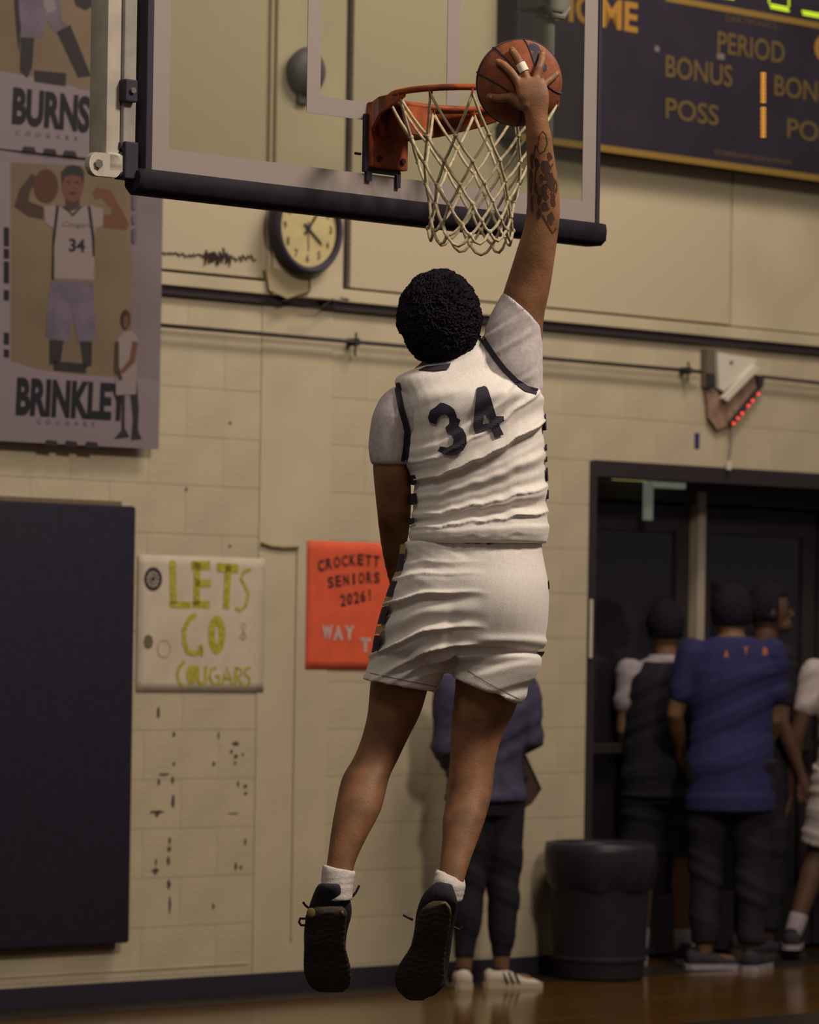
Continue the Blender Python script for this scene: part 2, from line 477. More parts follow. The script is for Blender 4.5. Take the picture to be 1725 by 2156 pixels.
# ================================================================== DOORWAY
M_bronze = mat('dark_bronze_frame', (50, 43, 47), .5)
dr = empty('door_1', wl(du0, 0, 0), YAW); tag(dr, kind='structure')
DWd = du1 - du0
MB().box(0, DWd, .0, .12, dz1 - .075, dz1 - .001, .003).build('door_head', M_bronze, dr)
MB().box(0.0, .05, -.004, .14, 0, dz1 - .02, .003).build('door_jamb', M_bronze, dr)
MB().box(DWd - .05, DWd, -.004, .14, 0, dz1 - .02, .003).build('door_jamb', M_bronze, dr)
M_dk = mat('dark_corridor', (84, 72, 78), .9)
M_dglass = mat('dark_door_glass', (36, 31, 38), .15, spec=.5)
mu = WP(1472, 1200, -.3)[0] - du0
M_alu = mat('aluminium_mullion', (168, 152, 138), .45)
MB().box(mu - .026, mu + .026, .28, .36, 0, dz1 - .1, .004).build('center_mullion', M_alu, dr)
m2 = WP(1681, 1200, -1.0)[0] - du0
MB().box(m2 - .018, m2 + .018, .99, 1.03, 1.4, 2.2, .004).build('far_mullion', M_alu, dr)
MB().box(0.05, DWd - .05, .3, .4, dz1 - .16, dz1 - .02, .003).build('transom_bar', M_bronze, dr)
def leaf(x, w, y, label=None):
    o = MB().box(x, x + .09, y, y + .045, .02, dz1 - .17, .003).box(x + w - .09, x + w, y, y + .045, .02, dz1 - .17, .003).box(x + .09, x + w - .09, y, y + .045, .02, .3, .003).box(x + .09, x + w - .09, y, y + .045, dz1 - .3, dz1 - .17, .003).build('door_leaf', M_bronze, dr)
    MB().box(x + .09, x + w - .09, y + .018, y + .026, .3, dz1 - .3).build('glass_pane', M_dglass, o)
    MB().box(x + .06, x + w - .06, y - .06, y - .03, .98, 1.03, .005).box(x + .07, x + .09, y - .04, y, .97, 1.04).box(x + w - .09, x + w - .07, y - .04, y, .97, 1.04).build('push_bar', mat('dull_push_bar', (70, 62, 58), .4, metal=.5), o)
leaf(.055, mu - .09, .33); leaf(mu + .03, .86, .33); leaf(mu + .92, .86, .33)
# corridor beyond
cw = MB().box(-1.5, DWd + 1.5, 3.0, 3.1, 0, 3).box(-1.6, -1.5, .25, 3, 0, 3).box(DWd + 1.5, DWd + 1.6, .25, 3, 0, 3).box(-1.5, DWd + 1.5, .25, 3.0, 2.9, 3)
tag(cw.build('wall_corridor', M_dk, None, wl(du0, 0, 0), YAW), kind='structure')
# glowing strips stand in for reflected lobby light and a lit post
lu0, lz0 = WP(1292, 1095, -.24)
lt_ = wthing('lobby_glow', lu0, -.24, lz0, 'dim L-shaped glow of reflected light just under the door head, left of the steel mullion', 'light')
def lit(px0, py0, px1, py1, e, c, nm):
    u0, z0 = WP(px0, py1, -.24); u1, z1 = WP(px1, py0, -.24)
    MB().box(u0 - lu0, u1 - lu0, -.012, .012, z0 - lz0, max(z1, z0 + .01) - lz0, .003).build(nm, mat(nm + '_glow', c, .5, emit=e * 1.5), lt_)
lit(1292, 1003, 1440, 1010, .55, (150, 142, 84), 'yellowish_strip')
lit(1374, 1012, 1441, 1026, .3, (120, 128, 110), 'greenish_panel')
lit(1357, 1010, 1373, 1095, .25, (116, 124, 112), 'upright_panel')

# pale notice on the left jamb
u0, z0 = WP(1240, 1385, .01); u1, z1 = WP(1248, 1262, .01)
t = wthing('jamb_notice', u0, .012, z0, 'pale narrow notice stuck on the edge of the door jamb', 'notice')
MB().box(0, u1 - u0, -.002, .002, 0, z1 - z0).build('sheet', M_paper, t)

# blue tab on the wall
u0, z0 = WP(1462, 944); u1, z1 = WP(1472, 912)
t = wthing('blue_tape_tab', u0, 0.002, z0, 'short strip of dark blue tape on the wall above the doorway', 'tape')
MB().box(0, u1 - u0, -.003, .001, 0, z1 - z0, .001).build('tape', mat('blue_tape', (54, 46, 104), .7), t)

# ================================================================== HANGING SIGN with red lights
u0, z0 = WP(1503, 850, .03); 
sg = wthing('hanging_sign', u0, .0, z0, 'tilted white and pinkish wall sign with a row of red lights above the doorway', 'sign')
def sp(px, py, off=.03):
    u, z = WP(px, py, off); return (u - u0, z - z0)
MB().prism([sp(1485, 735), sp(1503, 737), sp(1503, 818), sp(1485, 815)], -.04, -.0).build('wall_bracket', mat('taupe_bracket', (104, 92, 78), .7), sg)
MB().prism([sp(1485, 786), sp(1500, 788), sp(1500, 816), sp(1485, 815)], -.05, -.035).build('bracket_foot', M_dark, sg)
MB().prism([sp(1505, 742), sp(1588, 756), sp(1582, 768), sp(1518, 824), sp(1508, 818)], -.05, -.03).build('white_plate', mat('white_plastic', (206, 198, 184), .6), sg)
MB().prism([sp(1578, 768), sp(1588, 776), sp(1519, 846), sp(1510, 838)], -.07, -.045).build('diagonal_bar', mat('white_plastic', (206, 198, 184), .6), sg)
pk = mat('pinkish_panel', (146, 116, 100), .5, 20, .12)
MB().prism([sp(1490, 822), sp(1512, 824), sp(1520, 846), sp(1586, 782), sp(1600, 800), sp(1596, 826), sp(1540, 892), sp(1512, 905), sp(1494, 880)], -.03, -.015).build('pink_panel', pk, sg)
MB().prism([sp(1590, 790), sp(1603, 792), sp(1602, 812), sp(1540, 893), sp(1532, 890), sp(1592, 816)], -.05, -.025).build('lamp_strip', M_dark, sg)
mr = mat('red_light', (255, 70, 60), .4, emit=1.0)
for x, y in ((1589, 830), (1577, 844), (1568, 855), (1555, 871), (1546, 881), (1537, 892)):
    p = sp(x, y); MB().ell((p[0], -.055, p[1]), .009, .006, .008, 12, 8).build('red_lamp', mr, sg, smooth=True)
for x, y in ((1533, 764), (1557, 804)):
    p = sp(x, y); MB().cyl((p[0], -.054, p[1]), (p[0], -.045, p[1]), .009, 12).build('screw_hole', M_dark, sg)
p1, p2 = sp(1540, 895), sp(1538, 972)
MB().tube([(p1[0], -.03, p1[1]), (p1[0] + .004, -.03, (p1[1] + p2[1]) / 2), (p2[0], -.02, p2[1])], .0045, 6).build('cable', mat('grey_cable', (130, 122, 112), .7), sg)
MB().box(p2[0] - .011, p2[0] + .011, -.03, -.01, p2[1] - .04, p2[1] + .002, .003).build('plug', mat('white_plastic', (206, 198, 184), .6), sg)

# ================================================================== WALL CLOCK
cx, cz = WP(641, 482, .09)
CRd = .19
ck = wthing('wall_clock', cx, 0, cz, 'round black-rimmed analogue wall clock below the backboard', 'clock')
n = 48
def circ(r, y, n=48): return [(r * math.cos(2 * math.pi * k / n), y, r * math.sin(2 * math.pi * k / n)) for k in range(n)]
MB().rings([circ(CRd * .96, -.062), circ(CRd, -.072), circ(CRd, -.125), circ(CRd * .95, -.135), circ(CRd * .87, -.13), circ(CRd * .85, -.115), circ(CRd * .85, -.07)], cap=False).build('clock_rim', M_black, ck, smooth=True, ang=40)
MB().rings([circ(CRd * .86, -.112), circ(CRd * .86, -.07)]).build('clock_face', mat('cream_dial', (190, 172, 126), .6, 12, .04), ck)
for hI in range(1, 13):
    a = math.pi / 2 - hI * math.pi / 6; r = CRd * .68
    tm = text_mesh(str(hI), .018 * (2 if hI > 9 else 1), .034, 0, .02)
    w = .009 * (2 if hI > 9 else 1)
    tm.shift((r * math.cos(a) - w, -.1135, r * math.sin(a) - .0135)).build('numeral', mat('dark_numeral', (76, 66, 56), .8), ck)
def hand(a, L, w, nm, tail=.03):
    d = Vector((math.cos(a), math.sin(a))); q = Vector((-d.y, d.x)) * w
    pts = [tuple(-d * tail + q), tuple(-d * tail - q), tuple(d * L * .8 - q), tuple(d * L), tuple(d * L * .8 + q)]
    MB().prism(pts, -.118, -.1155).build(nm, mat('dark_hand', (62, 54, 50), .6), ck)
hand(R(53), .085, .006, 'hour_hand'); hand(R(-38), .105, .005, 'minute_hand'); hand(R(-88), .1, .0015, 'second_hand')
MB().cyl((0, -.12, 0), (0, -.112, 0), .012, 16).build('hub', M_dark, ck)
# flat tan shape under the clock and loose wires
pts = [(-.19, -.17), (.06, -.2), (.05, -.275), (-.06, -.30), (-.17, -.27)]
MB().prism(pts, -.066, -.062).build('tan_shape', mat('flat_tan', (164, 148, 116), .8), ck)
MB().tube([(-.1, -.07, -.31), (.05, -.075, -.26), (.05, -.075, -.2)], .003, 5).build('wire', M_dark, ck)
MB().tube([(.02, -.07, -.33), (.12, -.075, -.325), (.21, -.06, -.27), (.3, -.05, -.275)], .0028, 5).build('wire', M_dark, ck)
# dark round horn higher on the column
u0, z0 = WP(640, 150, .08)
hn = wthing('alarm_bell', u0, 0.06, z0, 'dark grey round bell on the column, seen through the glass beside the target square', 'bell')
mbm = mat('slate_grey_metal', (92, 86, 92), .5)
MB().rings([circ(.04, 0, 32), circ(.06, -.02, 32), circ(.095, -.03, 32), circ(.1, -.045, 32), circ(.08, -.07, 32), circ(.03, -.085, 32)]).build('gong', mbm, hn, smooth=True)
MB().box(-.03, .03, -.03, .02, -.14, -.08, .006).build('striker_box', mbm, hn)

# ================================================================== SCOREBOARD
SOFF = .16
su0, sz0 = WP(1086, 288, SOFF); su1 = su0 + 3.0
sb = wthing('scoreboard', su0, 0, sz0, 'large dark scoreboard with gold lettering high on the wall, upper right', 'scoreboard')
MB().box(0, 3.0, -SOFF, .0, 0, 1.9, .01).build('cabinet', mat('scoreboard_black', (44, 39, 50), .55, 4, .06, spec=.15), sb)
yf = -SOFF - .002
def sq(px, py):
    u, z = WP(px, py, SOFF); return (u - su0, z - sz0)
zl = sq(1255, 303)[1]; wln = .030
MB().box(.03, 2.97, yf, -SOFF, zl - wln, zl).build('gold_border', M_gold, sb)
a, b = sq(1402, -3); 
MB().box(a, 2.6, yf, -SOFF, b - .012, b + .016).box(a, a + .026, yf, -SOFF, b, 1.8).build('gold_panel_line', M_gold, sb)
def stext(s, x0, y0, x1, ytop, m=M_gold_d, bold=0.0, nm='lettering'):
    """x0,y0 = lower left in the photo, x1 = right end, ytop = top at x0"""
    a = sq(x0, y0); b = sq(x1, y0 + (x1 - x0) * .14); t = sq(x0, ytop)
    o = text_mesh(s, b[0] - a[0], t[1] - a[1], 0, bold).shift((a[0], yf - .001, a[1])).build(nm, m, sb)
    return o
M_gtx = mat('gold_lettering', (98, 78, 44), .7)
stext('BONUS', 1401, 162, 1541, 115, M_gtx, .012)
stext('POSS', 1401, 249, 1512, 205, M_gtx, .012)
stext('PERIOD', 1510, 111, 1651, 65, M_gtx, .012)
stext('BONUS', 1630, 201, 1772, 157, M_gtx, .012)
stext('POSS', 1657, 290, 1770, 248, M_gtx, .012)
stext('HOME', 1166, 41, 1342, -25, mat('bright_gold_lettering', (150, 108, 42), .7), .03)
stext('GUEST', 1714, 130, 1900, 68, mat('bright_gold_lettering', (150, 108, 42), .7), .03)
stext('DAKTRONICS', 1527, 44, 1636, 30, mat('faint_lettering', (78, 60, 44), .8), .02, 'small_lettering')
stext('SCOREBOARD SALES & SERVICE', 1504, 325, 1666, 315, mat('faint_lettering2', (88, 70, 52), .8), .02, 'small_lettering')
def dots(name, pts, r, m):
    mb = MB()
    for x, y in pts:
        p = sq(x, y); mb.ell((p[0], yf, p[1]), r, .004, r, 8, 6)
    o = mb.build(name, m, sb, smooth=True); tag(o, kind='stuff'); return o
M_led = mat('amber_led', (255, 176, 60), .5, emit=.9); M_ledg = mat('green_led', (190, 215, 40), .5, emit=.75)
dots('amber_lamps', [(1607 + dx, y + (3 if dx else 0)) for dx in (-2.5, 2.5) for y in np.arange(153, 212, 8.2)] + [(1607 + dx, y + (3 if dx else 0)) for dx in (-2.5, 2.5) for y in np.arange(226, 284, 8.2)], .0052, M_led)
gp = []
for x in range(1622, 1660, 4): gp += [(x, 10 + (x - 1622) * .2), (x + 2, 16 + (x - 1622) * .2)]
for y in (-14, -8, -2, 4): gp += [(1619, y), (1661, y + 8)]
for x in range(1690, 1750, 4): gp += [(x, 24 + (x - 1690) * .18), (x + 2, 30 + (x - 1690) * .18)]
for x in range(1520, 1548, 4): gp += [(x, -6 + (x - 1520) * .15)]
dots('green_lamps', gp, .0058, M_ledg)
for x, y, w in ((1383, 102, 9), (1517, 118, 16)):
    a = sq(x - w / 2, y + 6); b = sq(x + w / 2, y - 4)
    MB().box(a[0], b[0], yf - .001, yf, a[1], b[1]).build('pale_glint', mat('pale_glint', (112, 98, 96), .7), sb)  # pale patches painted as small reflections on the cabinet

# ================================================================== BANNERS
BOFF = .06
def banner(name, label, px_r, top, bot_l, bot_r, py_top_r):
    u1, zb = WP(px_r, bot_r, BOFF); _, zt = WP(px_r, py_top_r, BOFF)
    W = 1.35
    t = wthing(name, u1 - W, BOFF, zb, label, 'banner')
    # slightly wavy vinyl sheet
    mb = MB(); nx, nz = 30, 24; H = zt - zb
    for side in (0, 1):
        o = len(mb.v)
        for j in range(nz + 1):
            for i in range(nx + 1):
                x, z = W * i / nx, H * j / nz
                mb.v.append((x, .004 * side + .003 * math.sin(x * 7 + z * 2), z))
        for j in range(nz):
            for i in range(nx):
                q = (o + j * (nx + 1) + i, o + j * (nx + 1) + i + 1, o + (j + 1) * (nx + 1) + i + 1, o + (j + 1) * (nx + 1) + i)
                mb.f.append(q if side == 0 else q[::-1])
    sh = mb.build('sheet', mat('banner_vinyl', (122, 108, 116), .7, 2.2, .08, c2=(110, 96, 102)), t, smooth=True)
    return t, u1 - W, zb, W, H
def bdraw(ctx, pts, m, nm, y=-.008):
    t, bu, bz = ctx[0], ctx[1], ctx[2]
    q = []
    for x, yy in pts:
        u, z = WP(x, yy, BOFF + .008); q.append((u - bu, y, z - bz))
    return MB().poly(q).build(nm, m, t)
def btext(ctx, s, x0, y0, x1, ytop, m, bold, sl, y=-.009, shear=.0, sp=1.0):
    t, bu, bz = ctx[0], ctx[1], ctx[2]
    a = WP(x0, y0, BOFF); b = WP(x1, y0 + (x1 - x0) * sl, BOFF); tt = WP(x0, ytop, BOFF)
    mb = text_mesh(s, b[0] - a[0], tt[1] - a[1], 0, bold, shear, sp)
    # keep the letters upright but let the line slope as printed
    k = (b[1] - a[1]) / (b[0] - a[0])
    mb.v = [(v[0] + a[0] - bu, y, v[2] + a[1] - bz + k * v[0]) for v in mb.v]
    return mb.build('lettering', m, t)
M_bg = mat('banner_gold_ground', (108, 92, 74), .7, 3, .06)
M_bpale = mat('banner_pale', (124, 110, 118), .7)
M_blet = mat('banner_navy_ink', (26, 22, 32), .7)
M_bshort = mat('banner_lavender', (94, 83, 98), .7, 10, .08)
M_bjer = mat('banner_jersey', (130, 116, 116), .7)
M_bskin = mat('banner_skin', (64, 46, 42), .7)
M_bskin2 = mat('banner_skin_light', (98, 64, 52), .7)
M_bdk = mat('banner_dark', (42, 36, 40), .7)
B2 = banner('player_banner', 'lower hanging banner with a player flexing and black name lettering', 334, 0, 925, 946, 356)
bdraw(B2, [(-60, 336), (22, 342), (276, 354), (278, 795), (170, 790), (80, 778), (20, 760), (-60, 742)], M_bg, 'printed_ground', -.007)
bdraw(B2, [(-60, 336), (22, 342), (22, 760), (-60, 750)], M_bpale, 'printed_margin', -.0075)
for a in ((8, 478, 518), (8, 523, 544), (8, 550, 596), (8, 610, 632), (8, 700, 725), (8, 735, 752)):
    bdraw(B2, [(a[0], a[1]), (a[0] + 11, a[1] + 1), (a[0] + 11, a[2] + 1), (a[0], a[2])], M_blet, 'side_lettering', -.009)
for a in ((279, 408, 440), (279, 450, 470), (279, 480, 510)):
    bdraw(B2, [(a[0], a[1]), (a[0] + 8, a[1] + 1), (a[0] + 8, a[2] + 1), (a[0], a[2])], M_bshort, 'side_lettering', -.009)
# printed figure
bdraw(B2, [(104, 715), (134, 717), (128, 760), (112, 768), (104, 768)], M_bdk, 'printed_knees')
bdraw(B2, [(168, 718), (194, 720), (193, 770), (176, 775), (172, 745)], M_bdk, 'printed_knees')
bdraw(B2, [(113, 760), (182, 766), (181, 786), (113, 780)], M_bdk, 'printed_knees')
bdraw(B2, [(108, 592), (196, 596), (202, 700), (202, 714), (164, 722), (154, 660), (144, 722), (96, 710), (100, 650)], M_bshort, 'printed_shorts')
bdraw(B2, [(92, 436), (118, 432), (144, 446), (188, 432), (218, 440), (216, 476), (200, 480), (198, 590), (110, 586), (112, 480), (96, 470)], M_bjer, 'printed_jersey', -.0085)
bdraw(B2, [(118, 432), (124, 434), (114, 520), (114, 590), (109, 588), (111, 500)], M_blet, 'printed_piping', -.009)
bdraw(B2, [(184, 434), (190, 434), (199, 500), (199, 540), (195, 540), (193, 500)], M_blet, 'printed_piping', -.009)
bdraw(B2, [(132, 434), (136, 434), (152, 450), (170, 434), (174, 434), (153, 456)], M_blet, 'printed_collar', -.0092)
hd = [(153 + 23 * math.cos(a), 388 + 38 * math.sin(a) * (1 if math.sin(a) > 0 else 1.0)) for a in [2 * math.pi * k / 24 for k in range(24)]]
bdraw(B2, [(138, 415), (168, 415), (168, 434), (153, 448), (138, 434)], M_bskin, 'printed_neck')
bdraw(B2, hd, M_bskin2, 'printed_face', -.0085)
bdraw(B2, [(130, 388), (129, 362), (140, 350), (153, 347), (168, 350), (177, 362), (176, 390), (170, 372), (153, 368), (136, 372)], M_bdk, 'printed_hair', -.009)
for x in (144, 162): bdraw(B2, [(x - 5, 384), (x, 381), (x + 5, 384), (x, 387)], M_bdk, 'printed_eye', -.0092)
bdraw(B2, [(146, 406), (153, 404), (161, 406), (153, 411)], M_bdk, 'printed_mouth', -.0092)
bdraw(B2, [(92, 462), (60, 456), (30, 434), (42, 398), (66, 366), (78, 372), (62, 408), (60, 424), (92, 436)], M_bskin, 'printed_arm')
bdraw(B2, [(97 + 26 * math.cos(a), 392 + 36 * math.sin(a)) for a in [2 * math.pi * k / 24 for k in range(24)]], mat('banner_ball', (78, 48, 36), .7), 'printed_ball', -.0085)
bdraw(B2, [(214, 478), (266, 484), (272, 472), (250, 430), (232, 400), (204, 394), (196, 404), (200, 420), (214, 416), (236, 440), (236, 452), (216, 452)], M_bskin2, 'printed_arm')
# small second figure
bdraw(B2, [(248, 770), (264, 776), (262, 900), (272, 920), (240, 924), (256, 905), (256, 850)], M_bdk, 'printed_leg', -.0095)
bdraw(B2, [(268, 774), (286, 776), (292, 860), (290, 905), (298, 924), (276, 926), (280, 880)], M_bdk, 'printed_leg', -.0095)
bdraw(B2, [(243, 765), (288, 767), (286, 830), (244, 832)], M_bjer, 'printed_shorts', -.0097)
bdraw(B2, [(246, 715), (258, 700), (278, 696), (290, 712), (286, 775), (248, 770)], M_bjer, 'printed_jersey', -.0098)
bdraw(B2, [(242, 720), (250, 718), (250, 770), (258, 800), (250, 802), (240, 780)], M_bskin, 'printed_arm', -.0099)
bdraw(B2, [(278, 718), (290, 720), (284, 762), (258, 788), (252, 782), (272, 756)], M_bskin2, 'printed_arm', -.0099)
bdraw(B2, [(264 + 10.5 * math.cos(a), 673 + 21 * math.sin(a)) for a in [2 * math.pi * k / 20 for k in range(20)]], M_bdk, 'printed_head', -.0095)
bdraw(B2, [(265 + 6 * math.cos(a), 678 + 14 * math.sin(a)) for a in [2 * math.pi * k / 20 for k in range(20)]], M_bskin2, 'printed_face', -.0099)
bdraw(B2, [(-60, 742), (20, 760), (80, 778), (170, 790), (278, 795), (334, 800), (334, 946), (-60, 925)], M_bpale, 'printed_ground', -.0072)
btext(B2, 'BRINKLEY', 30, 874, 268, 794, M_blet, .045, .055, shear=.06)
btext(B2, 'COUGARS', 75, 892, 196, 882, M_bshort, .02, .05, sp=2.6)
for x in (97, 139, 182):
    bdraw(B2, [(x, 926 + (x - 97) * .04), (x + 22, 928 + (x - 97) * .04), (x + 26, 940 + (x - 97) * .05), (x - 4, 937 + (x - 97) * .05)], M_bdk, 'printed_tab', -.0095)
btext(B2, 'Cougars', 128, 480, 190, 466, mat('banner_script', (74, 62, 70), .7), .0, .05, -.0095, .3)
btext(B2, '34', 142, 530, 176, 502, M_blet, .03, .05, -.0095)

B1 = banner('player_banner', 'upper hanging banner cut by the frame top, player legs and black name lettering', 250, 0, 310, 340, -420)
bdraw(B1, [(-60, -120), (240, -100), (240, 198), (170, 188), (110, 168), (-60, 140)], M_bg, 'printed_ground', -.007)
bdraw(B1, [(-60, 140), (110, 168), (170, 188), (250, 200), (250, 340), (-60, 306)], M_bpale, 'printed_ground', -.0072)
bdraw(B1, [(38, -40), (120, -40), (130, 40), (145, 60), (120, 72), (96, 40), (90, 80), (42, 80)], M_bshort, 'printed_shorts')
bdraw(B1, [(44, 78), (72, 80), (68, 140), (58, 165), (42, 150)], M_bdk, 'printed_leg')
bdraw(B1, [(120, 68), (148, 52), (180, 130), (192, 160), (165, 164)], M_bdk, 'printed_leg')
bdraw(B1, [(72, 148), (140, 154), (138, 182), (72, 172)], M_bdk, 'printed_box')
bdraw(B1, [(28, -30), (36, -30), (44, 60), (40, 110), (34, 60)], M_bdk, 'printed_arm')
bdraw(B1, [(150, -20), (205, -20), (200, 10), (180, 22), (160, 12)], M_bdk, 'printed_ball')
bdraw(B1, [(92, -10), (112, -8), (120, 20), (100, 28), (92, 14)], M_bpale, 'printed_hand', -.0085)
btext(B1, 'BURNS', 22, 262, 186, 182, M_blet, .045, .12, shear=.06)
btext(B1, 'COUGARS', 30, 284, 160, 274, M_bshort, .02, .1, sp=2.6)
for x in (50, 94, 136):
    bdraw(B1, [(x, 308 + (x - 50) * .1), (x + 22, 310 + (x - 50) * .1), (x + 26, 322 + (x - 50) * .1), (x - 4, 318 + (x - 50) * .1)], M_bdk, 'printed_tab', -.0095)
bdraw(B1, [(198, 95), (214, 50), (226, 60), (226, 150), (214, 160), (208, 130)], M_bskin, 'printed_arm', -.0095)
bdraw(B1, [(210, 90), (226, 85), (226, 155), (212, 150)], M_bjer, 'printed_jersey', -.0098)
bdraw(B1, [(205, 160), (226, 155), (226, 215), (205, 214)], M_bshort, 'printed_shorts', -.0098)
bdraw(B1, [(204, 214), (220, 216), (212, 260), (216, 300), (222, 322), (198, 322), (204, 290)], M_bdk, 'printed_leg', -.0098)

# ================================================================== NAVY WALL PAD
u1, zb = WP(272, 1985, .07); u1t, zt = WP(286, 1066, .07)
pd = wthing('wall_pad', u1 - 1.75, 0, zb, 'tall navy vinyl wall pad at the left edge below the banners', 'wall pad')
MB().box(0, 1.75, -.075, -.018, 0, zt - zb, .012).build('pad', M_navy, pd, smooth=True, ang=40)
MB().box(0, 1.72, -.018, -.004, -.03, zt - zb + .02, .002).build('backing_board', mat('plywood_edge', (112, 94, 76), .8), pd)

# ================================================================== POSTERS
def poster(name, label, px0, py0, px1, py1, m):
    """px0,py0 lower left; px1,py1 upper right"""
    u0, z0 = WP(px0, py0, .006); u1, z1 = WP(px1, py1, .006)
    t = wthing(name, u0, .006, z0, label, 'poster')
    mb = MB(); nx, nz = 14, 14
    for i in range(nx + 1):
        for j in range(nz + 1):
            x, z = (u1 - u0) * i / nx, (z1 - z0) * j / nz
            mb.v.append((x, -.0015 * abs(math.sin(3.1 * z + x * 2)), z))
    for i in range(nx):
        for j in range(nz):
            a = i * (nz + 1) + j; mb.f.append((a, a + nz + 1, a + nz + 2, a + 1))
    sh = mb.build('sheet', m, t, smooth=True)
    md = sh.modifiers.new('s', 'SOLIDIFY'); md.thickness = .001
    return t, u0, z0
def ploc(ctx, x, y):
    u, z = WP(x, y, .01); return (u - ctx[1], z - ctx[2])
W1 = poster('cheer_poster', 'white hand-painted poster with yellow letters beside the navy wall pad', 287, 1456, 559, 1176, M_paper)
ym = MB()
def S(pts, w=.034): strokes(ym, [ploc(W1, x, y) for x, y in pts], w, -.0032)
S([(364, 1180), (366, 1272)]); S([(358, 1272), (402, 1274)], .026)
S([(416, 1184), (414, 1276)]); S([(404, 1190), (443, 1190)], .036); S([(412, 1228), (444, 1228)], .03); S([(406, 1272), (442, 1273)], .03)
S([(458, 1194), (502, 1197)], .036); S([(482, 1192), (476, 1282)])
S([(528, 1198), (514, 1204), (508, 1218), (516, 1232), (524, 1250), (518, 1276), (506, 1286), (496, 1280)], .014)
S([(414, 1294), (400, 1302), (388, 1326), (388, 1352), (396, 1372), (410, 1376), (424, 1372), (422, 1358)], .024); S([(424, 1360), (426, 1382)], .016)
th = [2 * math.pi * k / 20 for k in range(21)]
S([(457 + 11 * math.cos(a), 1336 + 32 * math.sin(a)) for a in th], .036)
S([(390, 1392), (378, 1404), (374, 1420), (378, 1436), (388, 1444)], .014)
S([(404 + 6 * math.cos(a), 1420 + 15 * math.sin(a)) for a in th], .024)
S([(416, 1402), (418, 1436), (426, 1440), (434, 1434), (434, 1402)], .016)
S([(456, 1406), (446, 1408), (442, 1426), (450, 1440), (462, 1438), (462, 1424), (454, 1424)], .014)
S([(468, 1442), (478, 1404), (490, 1442)], .014); S([(472, 1428), (488, 1428)], .01)
S([(496, 1442), (498, 1404)], .016); S([(498, 1406), (510, 1410), (508, 1422), (500, 1424), (512, 1444)], .012)
S([(528, 1404), (518, 1408), (516, 1418), (526, 1428), (526, 1440), (514, 1446)], .012)
ym.build('painted_lettering', M_ypaint, W1[0])
lg = MB()
def ringd(mb, cx, cy, r0, r1, y=-.0032, n=28):
    o = len(mb.v)
    for k in range(n):
        a = 2 * math.pi * k / n
        for r in (r0, r1):
            p = ploc(W1, cx + r * math.cos(a) * .75, cy + r * math.sin(a)); mb.v.append((p[0], y, p[1]))
    for k in range(n):
        q = (k + 1) % n; mb.f.append((o + 2 * k, o + 2 * k + 1, o + 2 * q + 1, o + 2 * q))
ringd(lg, 323, 1219, 17, 25); ringd(lg, 323, 1219, 9, 12); ringd(lg, 323, 1219, 0.1, 6)
for k in range(10):
    a = 2 * math.pi * k / 10; ringd(lg, 323 + 11 * math.cos(a), 1219 + 14.5 * math.sin(a), .1, 1.8, -.0034, 8)
lg.build('round_emblem', mat('emblem_ink', (58, 46, 50), .8), W1[0])
lg = MB(); ringd(lg, 313, 1351, .1, 5); 
for k in range(8):
    a = 2 * math.pi * k / 8; ringd(lg, 313 + 7 * math.cos(a), 1351 + 11 * math.sin(a), .1, 4.5, -.0034, 8)
lg.build('small_emblem', mat('emblem_ink_faded', (104, 92, 70), .8), W1[0])
lg = MB(); ringd(lg, 346, 1366, 17, 19)
ringd(lg, 513, 1318, 5, 7); ringd(lg, 513, 1340, 4, 8); ringd(lg, 513, 1330, .1, 3)
lg.build('faint_marks', mat('faint_marks', (166, 142, 130), .8), W1[0])

W2 = poster('senior_poster', 'bright orange poster with black and white letters behind the dunking player', 643, 1409, 866, 1146, M_opaper)
def ltr(ctx, s, x, y, h, m, rot=0, w=None, bold=.03, nm='cutout_letter'):
    """single cut-out letter centred at photo x,y"""
    c = ploc(ctx, x, y); hh = h / 490.; ww = (w or h * .62) / 355.
    mb = text_mesh(s, ww, hh, 0, bold); a = R(rot)
    mb.v = [((v[0] - ww / 2) * math.cos(a) - (v[2] - hh / 2) * math.sin(a) + c[0], -.0032, (v[0] - ww / 2) * math.sin(a) + (v[2] - hh / 2) * math.cos(a) + c[1]) for v in mb.v]
    return mb.build(nm, m, ctx[0])
M_bl = mat('black_card', (46, 34, 34), .8)
for i, ch in enumerate('CROCKETT'):
    x = 677 + i * 16.6; ltr(W2, ch, x, 1191 - 13 * math.sin(min(i, 5) / 5 * 1.5) + (i > 5) * (i - 5) * 2, 24, M_bl, 10 - i * 2, 13)
for i, ch in enumerate('SENIORS'):
    x = 697 + i * 16.2; ltr(W2, ch, x, 1226 - 10 * math.sin(min(i, 5) / 5 * 1.4), 24, M_bl, 8 - i * 1.5, 12 if ch != 'I' else 5)
for i, ch in enumerate('2026!'):
    x = 723 + i * 14; ltr(W2, ch, x, 1264 - i * 3, 25, M_bl, 6, 11 if ch != '!' else 4)
M_wl = mat('silver_card', (186, 160, 156), .8, 120, .12)
for ch, x, y in (('W', 690, 1331), ('A', 713, 1333), ('Y', 736, 1332), ('T', 770, 1358)): ltr(W2, ch, x, y, 30, M_wl, 0, 21, .06)

